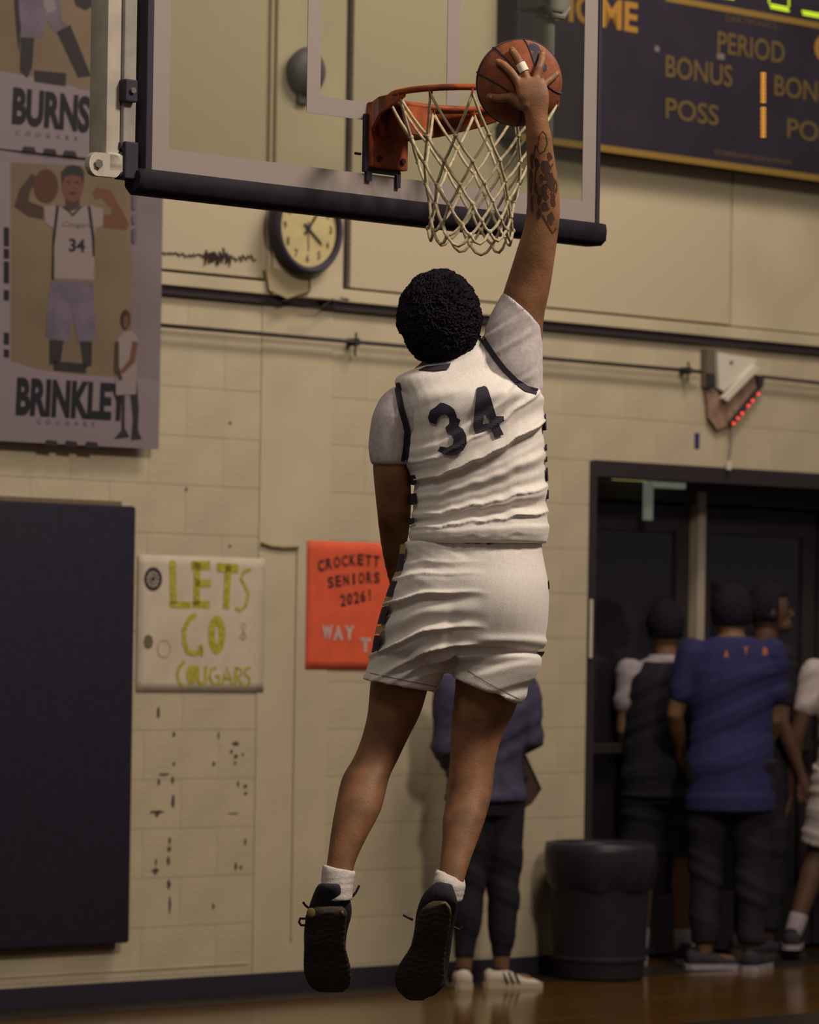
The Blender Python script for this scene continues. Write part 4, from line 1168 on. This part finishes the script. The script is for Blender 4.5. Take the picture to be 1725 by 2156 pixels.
pip = [strip_poly([(836, 806), (839, 828), (845, 860), (854, 890), (858, 908), (856, 940), (851, 972)], 13), strip_poly([(1012, 706), (1026, 728), (1042, 752), (1062, 778), (1086, 802), (1110, 818), (1132, 824)], 12)]
def bvh2(*ms):
    v, f = [], []
    for me in ms:
        o = len(v); v += [q.co.copy() for q in me.vertices]; f += [tuple(i + o for i in p.vertices) for p in me.polygons]
    return BVHTree.FromPolygons(v, f)
jt = bvh2(jm, tm_)
for q in pip: adopt(project([q], jt, 4, .0065).build('armhole_piping', M_ink, None))
adopt(project([[(880, 779), (897, 771), (925, 768), (950, 764), (944, 776), (915, 780)]], jt, 5, .006).build('collar', M_ink, None, smooth=True))

# shorts
sh = MB()
loft(sh, [(1143, 852, 1140, 0, .62), (1165, 850, 1142, 0, .66), (1200, 843, 1148, 0, .68), (1235, 828, 1153, 0, .68), (1290, 810, 1153, 0, .66), (1340, 797, 1148, 0, .62), (1370, 792, 1144, 0, .58), (1392, 800, 1130, 0, .5)], e=2.3)
loft(sh, [(1250, 830, 985, 0, .95), (1310, 806, 975, .0, .98), (1360, 792, 965, .01, .98), (1400, 777, 945, .02, 1.0, 1405), (1425, 764, 922, .02, 1.0, 1452), (1430, 762, 917, .02, 1.0, 1458)], e=2.2)
loft(sh, [(1250, 985, 1152, 0, .9), (1310, 975, 1152, .0, .95), (1352, 962, 1145, .0, .95), (1385, 948, 1138, .0, .96, 1400), (1408, 938, 1112, .0, .98, 1454), (1420, 934, 1097, .0, 1.0, 1483)], e=2.2)
sm_ = remesh(sh, .0042, 5)
def sh_f(X, Y, N):
    d = np.zeros_like(X)
    # seat: left folds sweeping from the cleft out to the left hem
    t = np.clip((955 - X) / 180, 0, 1.1)
    q = (Y - 1150) - 62 * np.clip(t, 0, 1) ** 1.3 * np.clip((Y - 1180) / 200, 0, 1.2) + 8 * n1(X / 50, 3)
    mL = np.clip((1030 - X) / 120, 0, 1)
    rid = 1 - np.abs(n1(q / 22, 21) * 2 - 1)
    d += (rid - .5) * .026 * mL * np.clip((Y - 1165) / 40, 0, 1) * np.clip((1440 - Y) / 50, 0.1, 1)
    # right buttock: smooth bulge, tight folds below it
    g = np.exp(-(((X - 1060) / 75) ** 2 + ((Y - 1262) / 75) ** 2)); d += .018 * g
    g = np.exp(-(((X - 905) / 70) ** 2 + ((Y - 1290) / 70) ** 2)); d += .010 * g
    g = np.exp(-(((X - 952) / 16) ** 2 + ((Y - 1330) / 60) ** 2)); d -= .007 * g
    crease = np.exp(-((Y - (1372 - .10 * (X - 955) + .0006 * (X - 955) ** 2)) / 7) ** 2) * np.clip((X - 930) / 25, 0, 1)
    d -= .016 * crease
    crease2 = np.exp(-((Y - (1352 - .12 * (X - 955) + .0006 * (X - 955) ** 2)) / 9) ** 2) * np.clip((X - 990) / 40, 0, 1)
    d += .006 * crease2
    q3 = Y + .3 * (X - 1000) + 7 * n1(X / 40, 13)
    d += (n1(q3 / 17, 17) - .5) * .013 * np.clip((X - 970) / 40, 0, 1) * np.clip((Y - 1385) / 15, 0, 1)
    cr2 = np.exp(-((X - (958 - .35 * (Y - 1385))) / 7) ** 2) * np.clip((Y - 1370) / 20, 0, 1)
    d -= .014 * cr2
    # waistband gathers
    d += (n1(X / 9, 31) - .5) * .004 * np.clip((1166 - Y) / 14, 0, 1)
    q4 = Y - .55 * (X - 860)
    d += (n1(q4 / 18, 37) - .5) * .014 * np.clip((1260 - Y) / 60, 0, 1) * np.clip((1000 - X) / 80, 0, 1)
    return d
displace(sm_, sh_f)
adopt(link('shorts', sm_, M_jersey, None, smooth=True))
sbv = bvh_of(sm_)
# hem stitching lines
adopt(project([strip_poly([(766, 1414), (840, 1430), (920, 1446)], 2.0), strip_poly([(985, 1412), (1030, 1440), (1094, 1472)], 2.0)], sbv, 8, .0012).build('hem_stitch', mat('stitch_grey', (150, 138, 132), .9), None))
# dark / gold checks down the sides (built on the side of the shorts and jersey)
def side_patch(rows, y0, y1, side, m, lift=.004, a0=-38, a1=30, nm='side_check', e=2.2):
    rr = interp([list(r) + ([r[0]] if len(r) == 5 else []) for r in rows], 8)
    ys = np.array([r[0] for r in rr]); mb = MB(); g = []
    for yy in np.linspace(y0, y1, 4):
        v = [float(np.interp(yy, ys, [r[k] for r in rr])) for k in range(6)]
        A_, B2_ = pp(v[1], yy, v[3]), pp(v[2], yy, v[3]); c = (A_ + B2_) / 2; hx = (B2_ - A_) / 2; hl = hx.length
        rowp = []
        for th in np.linspace(a0, a1, 6):
            t = R(180 + th) if side < 0 else R(-th)
            cx_, sy_ = math.cos(t), math.sin(t)
            cx_ = math.copysign(abs(cx_) ** (2 / e), cx_); sy_ = math.copysign(abs(sy_) ** (2 / e), sy_)
            p = c + hx.normalized() * cx_ * (hl + lift) + Vector((0, (hl * v[4] + lift) * sy_, 0)); rowp.append(p)
        g.append(rowp)
    mb.rings(g, cap=False, close=False)
    return adopt(mb.build(nm, m, None))
sr_ = [(1143, 852, 1140, 0, .62), (1165, 850, 1142, 0, .66), (1200, 843, 1148, 0, .68), (1235, 828, 1153, 0, .68), (1290, 810, 1153, 0, .66), (1340, 797, 1148, 0, .62), (1370, 792, 1144, 0, .58), (1392, 784, 1130, 0, .5)]
M_chk = M_ink; M_chg = mat('gold_check', (176, 152, 104), .8)
for a, b, mm in ((1146, 1166, M_chg), (1168, 1202, M_chk), (1204, 1222, M_chg), (1224, 1256, M_chk), (1258, 1276, M_chg), (1278, 1314, M_chk), (1318, 1334, M_chg), (1338, 1374, M_chk)):
    side_patch(sr_, a, b, -1, mm, .012, -40, 24)
for a, b in ((1222, 1240), (1372, 1388)): side_patch(sr_, a, b, 1, M_chk, .006, -34, 8)
for a, b in ((1002, 1020), (1040, 1062), (1092, 1104)): side_patch(jrows, a, b, -1, M_chk, .006, -40, 26)
for a, b in ((872, 905), (936, 948), (962, 972), (985, 1012), (1032, 1050)): side_patch(jrows, a, b, 1, M_chk, .003, -30, 14)

# hair
bm = bmesh.new(); bmesh.ops.create_icosphere(bm, subdivisions=7, radius=1)
hc_ = pp(925, 673, 0.0); me = bpy.data.meshes.new('hair')
for v in bm.verts:
    p = v.co.normalized()
    # silhouette of the hair mass, narrowing to the nape
    rx, rz = .1125, .134
    k = 1 - .16 * max(0, -p.z) ** 1.5 * (abs(p.x) > 0)
    q = Vector((p.x * rx * k, p.y * .118, p.z * rz))
    if p.z < -.3: q.x += .006
    curl = noise.cell_vector(p * 17).length * 0 + (1 - abs(noise.noise(p * 15)) * 2.2) * .0065 + noise.noise(p * 38) * .0035 + noise.noise(p * 5) * .005
    v.co = q + p * curl
# open the face: pull the front (beyond) part back to the hairline
for v in bm.verts:
    if v.co.y > .045 and v.co.z < .045: v.co.y = .045 + (v.co.y - .045) * .25; v.co.z += 0
bm.to_mesh(me); bm.free()
ho = link('hair', me, M_hair, None, smooth=False); adopt(ho)
me.transform(Matrix.Translation(hc_)); 
adopt(MB().ell(pp(935, 740, -.03), .06, .05, .03, 20, 12).build('nape_hair', M_hair, None, smooth=True))
for s in (-1, 1):
    adopt(MB().ell(hp(s * .032, .088, .018), .012, .008, .008, 12, 8).build('eye', mat('eye_white', (220, 215, 210), .3), None, smooth=True))

# tattoo on the raised forearm: irregular ink shapes projected on the skin
bb = bvh_of(bm_)
tat = []
def blob2(cx_, cy_, rx, ry, s, n=14):
    return [(cx_ + rx * math.cos(a) * (1 + .25 * math.sin(2 * a + s) + .12 * math.sin(5 * a + s)), cy_ + ry * math.sin(a) * (1 + .15 * math.cos(3 * a + s * 2))) for a in [2 * math.pi * k / 28 for k in range(28)]]
for (x, y, rx, ry) in ((1150, 352, 9, 16), (1160, 382, 7, 18), (1131, 345, 5, 12), (1146, 400, 8, 14), (1165, 422, 6, 14), (1118, 380, 4, 26), (1148, 436, 9, 9), (1158, 330, 5, 9), (1136, 420, 5, 12), (1120, 340, 4, 16), (1160, 460, 6, 14), (1141, 375, 4, 9), (1120, 430, 4, 18), (1128, 395, 4, 10), (1152, 372, 5, 9), (1170, 395, 4, 14), (1150, 415, 5, 7), (1135, 450, 5, 12)):
    tat.append(blob2(x, y, rx, ry, x * .7))
tat.append(strip_poly([(1134, 300), (1131, 312), (1136, 324), (1147, 318), (1153, 302), (1150, 284), (1143, 276), (1136, 286), (1134, 300)], 2.4))
tat.append(strip_poly([(1142, 452), (1156, 478), (1164, 492), (1172, 480)], 4)); tat.append(strip_poly([(1128, 305), (1124, 330), (1130, 350), (1126, 380), (1132, 410)], 3))
tat.append(strip_poly([(1165, 345), (1156, 360), (1168, 390), (1160, 410)], 3))
adopt(project(tat, bb, 7, .0008).build('forearm_tattoo', mat('tattoo_ink2', (74, 50, 40), .6), None))

# socks and shoes
def sock(rows):
    mb = MB(); loft(mb, rows); mm = remesh(mb, .005, 2)
    displace(mm, lambda X, Y, N: (n1((Y + .1 * X) / 5, 3) - .5) * .002)
    return adopt(link('sock', mm, M_sock, None, smooth=True))
sock([(1820, 681, 748, -.12, 1.12, 1834), (1824, 679, 749, -.12, 1.18, 1838), (1845, 677, 746, -.128, 1.18, 1853), (1870, 675, 743, -.135, 1.15), (1895, 675, 742, -.14, 1.1)])
sock([(1829, 920, 978, -.14, 1.15, 1850), (1833, 917, 980, -.145, 1.22, 1854), (1850, 914, 980, -.16, 1.22, 1870), (1875, 908, 974, -.17, 1.0, 1895), (1900, 905, 966, -.18, 1.0)])
def shoe(rows, dzs, sole_rows, laces, nm):
    """upper: silhouette rows; sole: slab facing the camera"""
    s = empty(nm, (0, 0, 0)); s.parent = ply; s.location = -ply.location
    mb = MB(); loft(mb, rows); mm = remesh(mb, .005, 4)
    link('upper', mm, M_shoe, s, smooth=True)
    mb = MB(); loft(mb, sole_rows, e=2.6); mm2 = remesh(mb, .0045, 3)
    displace(mm2, lambda X, Y, N: .0009 * (np.sin((Y + 4 * np.sin(X / 9)) / 1.9) > 0) * (N[:, 1] < -.5))
    link('sole', mm2, M_sole, s, smooth=True)
    for l in laces: MB().tube(l, .0036, 6).build('lace', M_ink, s)
    return s
sL = shoe([(1860, 672, 716, -.17, 1.2), (1872, 664, 724, -.16, 1.1), (1895, 655, 738, -.13, 1.0), (1925, 646, 741, -.10, 1.0), (1960, 640, 732, -.07, .85), (2000, 640, 729, -.04, .7), (2035, 640, 738, -.02, .6), (2062, 648, 740, -.02, .45), (2080, 664, 730, -.02, .35)], 0,
          [(1908, 664, 722, -.18, .16), (1922, 645, 732, -.18, .2), (1950, 641, 730, -.16, .2), (1985, 641, 727, -.14, .18), (2020, 638, 736, -.11, .16), (2050, 640, 741, -.09, .15), (2075, 650, 738, -.07, .15), (2090, 672, 722, -.06, .12)],
          [[pp(738, 1892, -.09), pp(736, 1876, -.08), pp(731, 1868, -.1)], [pp(738, 1893, -.1), pp(750, 1878, -.1), pp(757, 1864, -.1)], [pp(650, 1912, -.1), pp(643, 1906, -.1), pp(638, 1899, -.1)], [pp(645, 1934, -.1), pp(632, 1934, -.1), pp(630, 1942, -.1), pp(634, 1948, -.1), pp(642, 1948, -.1)]], 'shoe')
sR = shoe([(1856, 920, 952, -.22, 1.1, 1862), (1872, 900, 962, -.21, 1.0, 1890), (1895, 885, 964, -.19, 1.0, 1905), (1925, 876, 962, -.16, .9), (1960, 872, 955, -.13, .85), (2000, 862, 950, -.10, .7), (2040, 842, 944, -.08, .6), (2075, 836, 936, -.08, .45), (2098, 852, 912, -.08, .35)], 0,
          [(1896, 912, 940, -.25, .2), (1910, 890, 950, -.25, .2), (1935, 877, 951, -.235, .2), (1965, 872, 947, -.215, .18), (1995, 862, 941, -.19, .16), (2025, 843, 939, -.17, .15), (2055, 830, 937, -.15, .15), (2085, 836, 922, -.13, .15), (2108, 860, 892, -.12, .12)],
          [[pp(870, 1937, -.16), pp(860, 1932, -.16), pp(849, 1926, -.16)], [pp(955, 1952, -.1), pp(968, 1958, -.1), pp(974, 1950, -.1)]], 'shoe')
# olive heel tab accents
M_olive = mat('olive_heel_rubber', (112, 100, 52), .6)
A_ = sL
adopt(MB().ell(pp(655, 1922, -.19), .012, .004, .014, 12, 8).build('heel_accent', M_olive, None, smooth=True))
adopt(MB().tube([pp(925, 1905, -.262), pp(938, 1901, -.262), pp(946, 1912, -.26), pp(949, 1930, -.255)], .0042, 8).build('heel_accent', M_olive, None, smooth=True))
adopt(MB().tube([pp(719, 1918, -.19), pp(723, 1926, -.19)], .004, 8).build('heel_accent', M_olive, None, smooth=True))

# ================================================================== BACKGROUND PEOPLE
def figure(label, foot, H, yaw, skin, parts, arms=None, legs=None, lean=0.0, head_yaw=0.0, hair_m=None, hair='short', shoes=None, soles=None, feet=None, stripes=False, drop=0.0):
    """standing person facing local +Y; foot = world point between the feet"""
    t = empty('person', foot, yaw, label, 'person')
    h = H
    hipz, kz, az = .52 * h, .285 * h, .045 * h
    sw, shz = .108 * h, .815 * h
    legs = legs or {-1: [(-.055, 0, hipz / h), (-.058, .005, .285), (-.06, -.01, .045)], 1: [(.055, 0, hipz / h), (.058, .005, .285), (.06, -.01, .045)]}
    arms = arms or {}
    AR = {}
    for s in (-1, 1):
        AR[s] = arms.get(s, [(s * .112, 0, .80), (s * .135, -.01, .63), (s * .138, .05, .485)])
    def V(p): return Vector((p[0] * h, p[1] * h, p[2] * h)) + Vector((0, lean * max(0, p[2] - .5) * h, 0))
    def E(mb, z, w, d, y=0): c = V((0, y, z)); return [c + Vector((w * h * math.cos(a), d * h * math.sin(a), 0)) for a in [2 * math.pi * k / 24 for k in range(24)]]
    def torso_r(mb, inf, z0=.47, z1=.83):
        prof = [(.47, .088, .062), (.52, .098, .068), (.58, .09, .06), (.63, .088, .058), (.70, .104, .066), (.76, .112, .066), (.80, .108, .054), (.825, .075, .045), (.84, .045, .038)]
        rs = [E(mb, z, w + inf / h, d + inf / h) for z, w, d in prof if z0 <= z <= z1 + .02]
        mb.rings(rs)
    b = MB(); torso_r(b, 0)
    b.chain([V((0, 0, .81)), V((0, .004 + drop * .5, .87 - drop * .5))], [.034 * h, .032 * h], 14)
    hy = Matrix.Rotation(head_yaw, 3, 'Z'); hc2 = V((0, .012 + drop * .7, .93 - drop))
    b.ell(hc2, .046 * h, .056 * h, .066 * h, 20, 14)
    def HH(x, y, z): return hc2 + hy @ (Vector((x, y, z)) * h)
    b.ell(HH(0, .035, -.042), .030 * h, .030 * h, .024 * h, 12, 8)
    b.chain([HH(0, .054, .004), HH(0, .066, -.016)], [.005 * h, .0085 * h], 8)
    b.ell(HH(0, .056, -.036), .014 * h, .008 * h, .006 * h, 10, 6)
    for s in (-1, 1): b.ell(HH(s * .047, 0, -.006), .006 * h, .011 * h, .018 * h, 8, 6)
    for s in (-1, 1):
        L = [V(p) for p in legs[s]]
        b.chain([L[0], L[0].lerp(L[1], .5), L[1], L[1].lerp(L[2], .3), L[2]], [.052 * h, .046 * h, .033 * h, .034 * h, .021 * h], 16)
        f = L[2]; fy = (feet or {}).get(s, 0); fr = Matrix.Rotation(fy, 3, 'Z'); b.chain([f + fr @ Vector((0, -.02 * h, -.02 * h)), f + fr @ Vector((s * .004 * h, .07 * h, -.028 * h))], [.020 * h, .019 * h], 12)
        A = [V(p) for p in AR[s]]
        b.chain([A[0], A[0].lerp(A[1], .5), A[1], A[1].lerp(A[2], .35), A[2]], [.031 * h, .027 * h, .022 * h, .022 * h, .0145 * h], 14)
        d = (A[2] - A[1]).normalized(); pl = A[2] + d * .045 * h
        sx = d.cross(Vector((0, 1, 0)) if abs(d.y) < .8 else Vector((0, 0, 1))).normalized()
        nn = d.cross(sx)
        b.chain([A[2], pl], [.016 * h, .0175 * h], 12)
        for k in range(4):
            o = pl + nn * ((k - 1.5) * .0098 * h); ln = (.042, .047, .045, .036)[k] * h
            b.chain([o, o + d * ln * .5 + sx * .004 * h * s, o + d * ln + sx * .012 * h * s], [.0054 * h, .005 * h, .0043 * h], 8)
        o = A[2] + d * .018 * h + nn * .016 * h
        b.chain([o, o + d * .025 * h + nn * .012 * h, o + d * .045 * h + nn * .014 * h], [.0062 * h, .0056 * h, .005 * h], 8)
    mm = remesh(b, .0085, 3); link('body', mm, skin, t, smooth=True)
    for s in (-1, 1): MB().ell(HH(s * .02, .050, .008), .006 * h, .004 * h, .004 * h, 8, 6).build('eye', mat('eye_dark', (40, 32, 32), .4), t)
    for kind, m, *arg in parts:
        g = MB(); fold = .006
        if kind == 'shirt':
            hem, slv = arg[0], arg[1]
            rs = []
            for z, w, d in [(hem, .114, .086), (.52 if hem < .5 else hem + .02, .112, .084), (.60, .102, .070), (.68, .108, .072), (.75, .12, .072), (.80, .112, .060), (.828, .078, .050), (.842, .052, .044)]:
                rs.append(E(g, z, w, d))
            g.rings(rs)
            if slv:
                for s in (-1, 1):
                    A = [V(p) for p in AR[s]]
                    if slv <= 1: g.chain([A[0], A[0].lerp(A[1], slv)], [.041 * h, .037 * h], 14)
                    else: g.chain([A[0], A[1], A[1].lerp(A[2], slv - 1)], [.041 * h, .034 * h, .026 * h], 14)
        elif kind == 'vest':
            rs = [E(g, z, w, d) for z, w, d in [(arg[0], .122, .094), (.55, .118, .090), (.65, .114, .086), (.74, .112, .086), (.79, .104, .078), (.815, .082, .066), (.832, .066, .056)]]
            g.rings(rs)
        elif kind == 'shorts':
            g.rings([E(g, z, w, d) for z, w, d in [(.44, .104, .074), (.50, .100, .070), (.57, .088, .058), (.60, .084, .054)]])
            for s in (-1, 1):
                L = [V(p) for p in legs[s]]
                k = (hipz / h - arg[0]) / (hipz / h - .285)
                q = L[0].lerp(L[1], min(k, 1))
                g.tube([L[0] + Vector((0, 0, .02)), L[0].lerp(q, .5), q], [.066 * h, .062 * h, .058 * h], 18)
        elif kind == 'trousers':
            g.rings([E(g, z, w, d) for z, w, d in [(.46, .098, .070), (.52, .100, .070), (.57, .094, .064), (.61, .090, .060)]])
            for s in (-1, 1):
                L = [V(p) for p in legs[s]]; q = L[1].lerp(L[2], arg[0])
                g.tube([L[0] + Vector((0, 0, .02)), L[0].lerp(L[1], .5), L[1], L[1].lerp(L[2], .3), q], [.062 * h, .056 * h, .045 * h, .043 * h, arg[1] * h], 18)
        elif kind == 'sock':
            for s in (-1, 1):
                L = [V(p) for p in legs[s]]; g2 = MB()
                g2.chain([L[1].lerp(L[2], arg[0]), L[2]], [.027 * h, .025 * h], 14); g2.build('sock', m, t, smooth=True)
            continue
        elif kind == 'collar':
            g.rings([E(g, z, w, d) for z, w, d in [(.822, .058, .050), (.838, .050, .044), (.852, .045, .040)]])
            g.build('collar', m, t, smooth=True); continue
        mm = remesh(g, .009, 4)
        zs = random.random() * 50
        n = len(mm.vertices); co = np.empty(n * 3); mm.vertices.foreach_get('co', co); co = co.reshape(-1, 3)
        no = np.empty(n * 3); mm.vertices.foreach_get('normal', no); no = no.reshape(-1, 3)
        dd = (n1((co[:, 2] + .5 * co[:, 0] * np.sin(co[:, 2] * 4)) / .04 + zs, 3) - .5) * .012
        co += no * dd[:, None]; mm.vertices.foreach_set('co', co.reshape(-1)); mm.update()
        link({'shirt': 'shirt', 'vest': 'vest', 'shorts': 'shorts', 'trousers': 'trousers'}[kind], mm, m, t, smooth=True)
    # hair
    hm_ = bmesh.new(); bmesh.ops.create_icosphere(hm_, subdivisions=5, radius=1); me = bpy.data.meshes.new('hair')
    big = 1.0 if hair == 'short' else 1.22
    for v in hm_.verts:
        p = v.co.normalized(); q = Vector((p.x * .052 * big, p.y * .061 * big, p.z * .070 * big)) * h
        q += p * (noise.noise(p * 9) * .006 + noise.noise(p * 24) * .004)
        if p.y > .25 and p.z < .45: q.y = min(q.y, .018 * h)
        if p.z < -.45: q.z = max(q.z, -.038 * h)
        v.co = hc2 + hy @ (q + Vector((0, -.003 * h, .006 * h)))
    hm_.to_mesh(me); hm_.free(); link('hair', me, hair_m or M_hair, t, smooth=True)
    # shoes
    for s in (-1, 1):
        L = V(legs[s][2]); g = MB()
        x0 = L.x; y0 = L.y; zb = L.z - .045 * h
        rs = []
        for (yy, w, z1) in ((-.045, .016, .045), (-.035, .023, .052), (0, .026, .055), (.03, .027, .042), (.06, .029, .030), (.09, .028, .024), (.108, .016, .016)):
            c = Vector((x0 + s * .004 * h, y0 + yy * h, zb)); ring_ = []
            for k in range(16):
                a = 2 * math.pi * k / 16
                ring_.append(c + Vector((w * h * math.cos(a), 0, z1 * h / 2 + z1 * h / 2 * math.sin(a))))
            rs.append(ring_)
        fy = (feet or {}).get(s, 0); cf, sf = math.cos(fy), math.sin(fy)
        def frot(vs): return [(x0 + (x - x0) * cf - (y - y0) * sf, y0 + (x - x0) * sf + (y - y0) * cf, z) for x, y, z in vs]
        g.rings(rs); g.v = frot([(x, y, max(z, zb + .006 * h)) for x, y, z in g.v])
        so = g.build('shoe', shoes or M_shoe, t, smooth=True)
        g = MB().ell((x0 + s * .004 * h, y0 - .008 * h, zb + .05 * h), .019 * h, .026 * h, .010 * h, 16, 8); g.v = frot(g.v); g.build('shoe_opening', M_blk, so, smooth=True)
        if stripes:
            for q in range(3):
                yy = (.012 + q * .016) * h; g = MB()
                for sd in (-1, 1):
                    g = MB().tube([(x0 + s * .004 * h + sd * .029 * h, y0 + yy, zb + .012 * h), (x0 + s * .004 * h + sd * .028 * h, y0 + yy - .006 * h, zb + .028 * h), (x0 + s * .004 * h + sd * .018 * h, y0 + yy - .012 * h, zb + .043 * h)], .0032 * h, 6)
                    g.v = frot(g.v); g.build('stripe', M_blk, so)
        g = MB(); outl = []
        for yy, w in ((-.05, .012), (-.04, .024), (0, .028), (.05, .031), (.09, .030), (.112, .016)): outl.append((yy, w))
        pts = [(x0 + s * .004 * h + w * h, y0 + yy * h) for yy, w in outl] + [(x0 + s * .004 * h - w * h, y0 + yy * h) for yy, w in reversed(outl)]
        n = len(pts); g.v = frot([(x, y, zb) for x, y in pts] + [(x, y, zb + .014 * h) for x, y in pts])
        g.f = [tuple(range(n)), tuple(range(2 * n - 1, n - 1, -1))] + [(i, (i + 1) % n, n + (i + 1) % n, n + i) for i in range(n)]
        g.build('sole', soles or M_sole, so)
    return t, V

def at_wall(px, off):
    """floor point in front of the wall plane seen at photo column px"""
    u, _ = WP(px, 2000, off); return wl(u, off, 0)
M_blue = mat('royal_blue_tee', (40, 38, 82), .85, 30, .06)
M_blk = mat('black_cloth', (31, 27, 36), .85, 40, .1)
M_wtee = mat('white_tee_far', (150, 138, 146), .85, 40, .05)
M_lavj = mat('slate_blue_jacket', (62, 58, 82), .85, 18, .12)
M_wshoe = mat('white_shoe', (190, 176, 162), .7)

# spectator leaning by the wall behind the player's legs
g2 = figure('person in slate blue jacket and black leggings with white shoes standing against the wall', at_wall(1018, .36), 1.62, 0.3, M_skin2,
       [('trousers', M_blk, .86, .027), ('shirt', M_lavj, .50, 1.9)],
       arms={1: [(.108, 0, .80), (.122, -.02, .66), (.05, .06, .61)], -1: [(-.108, 0, .80), (-.12, .0, .64), (-.08, .09, .60)]},
       legs={-1: [(-.042, 0, .52), (-.042, .005, .285), (-.055, .0, .045)], 1: [(.048, 0, .52), (.055, .0, .285), (.05, .0, .045)]},
       shoes=M_wshoe, soles=mat('pale_sole', (176, 160, 140), .8), hair='big', feet={-1: R(-8), 1: R(-95)}, stripes=True)
pt = g2[0]
# brown shoulder bag carried at the right hip of that person
bgp = P(1112, 1705, 17.30)
bg = empty('shoulder_bag', bgp, 0, 'small brown shoulder bag hanging at the hip of the person in black leggings', 'bag')
def q3(px, py, d=0): return P(px, py, 17.35 + d) - bgp
prs = [q3(1062, 1590), q3(1108, 1590), q3(1140, 1660), q3(1120, 1690), q3(1094, 1708), q3(1066, 1700)]
mb = MB(); mb.rings([[p + Vector((0, -.05, 0)) for p in prs], [p * 1.0 + Vector((0, -.065, 0)) for p in prs], [p + Vector((0, .03, 0)) for p in prs]])
mb.build('bag_body', mat('brown_leather_bag', (74, 52, 46), .6, 20, .1), bg)
MB().tube([q3(1070, 1600, -.04), q3(1050, 1540, -.05), q3(1010, 1440, -.12), q3(990, 1400, -.12)], .008, 6).build('strap', mat('brown_leather_bag', (74, 52, 46), .6), bg)
mb = MB(); mb.prism([(0, 0), (.09, 0), (.09, .012), (0, .012)], -.07, -.06); mb.shift(q3(1066, 1640)); mb.build('flap_edge', M_blk, bg)

# group in the doorway
figure('person in black vest over white tee standing in the doorway beside the bin', at_wall(1392, -.14), 1.70, 0.0, M_skin2,
       [('shirt', M_wtee, .50, .52), ('vest', M_blk, .46), ('collar', M_wtee), ('shorts', M_blk, .30), ('sock', M_wtee, .82)],
       arms={-1: [(-.098, 0, .80), (-.112, .0, .64), (-.09, .09, .56)], 1: [(.098, 0, .80), (.112, .0, .64), (.09, .09, .56)]}, hair='short', soles=M_wtee)
bl = figure('tall person in royal blue tee with orange lettering on the back, in the doorway', at_wall(1532, .30), 1.83, 0.0, M_skin2,
       [('shirt', M_blue, .40, .62), ('trousers', M_blk, .92, .034)],
       arms={-1: [(-.100, 0, .80), (-.142, .0, .64), (-.12, .08, .55)], 1: [(.100, 0, .80), (.112, .02, .63), (.09, .10, .54)]}, soles=M_wtee, feet={-1: R(-75), 1: R(-20)}, drop=.03)
for i, (ch, px, py) in enumerate((('A', 1530, 1377), ('Y', 1571, 1369), ('B', 1612, 1371))):
    c = P(px, py, bl[0].location.y - .172); q = c - bl[0].location
    m_ = text_mesh(ch, .022, .034, 0, .03).shift((q.x - .011, q.y, q.z - .017)).build('lettering', mat('orange_print', (190, 112, 60), .7), bl[0])
figure('dark haired person facing right, mostly hidden behind the tall one in blue', at_wall(1600, -.16), 1.80, R(-70), M_skin3,
       [('shirt', M_blk, .45, .6), ('trousers', M_blk, .9, .035)], head_yaw=R(-10))
figure('player in white jersey and shorts walking in at the right edge', at_wall(1797, .30), 1.72, R(-8), M_skin3,
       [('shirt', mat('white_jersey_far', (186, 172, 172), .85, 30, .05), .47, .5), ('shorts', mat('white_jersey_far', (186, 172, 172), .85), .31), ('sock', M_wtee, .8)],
       arms={-1: [(-.118, 0, .80), (-.165, -.01, .62), (-.185, .03, .455)]},
       legs={-1: [(-.055, 0, .52), (-.10, .04, .30), (-.165, -.02, .075)], 1: [(.055, 0, .52), (.058, .03, .29), (.06, .05, .045)]}, soles=M_wtee)

# ================================================================== TRASH CAN
tc_ = at_wall(1262, .30)
tb = empty('trash_can', tc_, 0, 'dark grey round trash can with a black liner, left of the doorway', 'trash can')
def rr_(r, z, n=40, j=0.0, s=0): return [(r * (1 + j * math.sin(a * 7 + s) + j * .6 * math.sin(a * 13 + s * 2)) * math.cos(a), r * (1 + j * math.sin(a * 7 + s)) * math.sin(a), z) for a in [2 * math.pi * k / n for k in range(n)]]
M_can = mat('dark_grey_plastic', (40, 37, 42), .6, 10, .06, spec=.15)
MB().rings([rr_(.19, 0), rr_(.2, .01), rr_(.205, .08), rr_(.212, .085), rr_(.212, .10), rr_(.207, .105), rr_(.225, .44), rr_(.235, .445), rr_(.235, .465), rr_(.226, .47), rr_(.228, .56), rr_(.242, .565), rr_(.242, .58), rr_(.21, .58), rr_(.19, .05)]).build('bin', M_can, tb, smooth=True, ang=40)
MB().rings([rr_(.228, .40, j=.03, s=1), rr_(.243, .44, j=.025, s=2), rr_(.252, .50, j=.02, s=1), rr_(.252, .57, j=.012, s=3), rr_(.245, .605, j=.01), rr_(.225, .61), rr_(.205, .58), rr_(.2, .45)], cap=False).build('liner', mat('black_liner', (37, 33, 42), .4, 14, .1, spec=.25), tb, smooth=True)
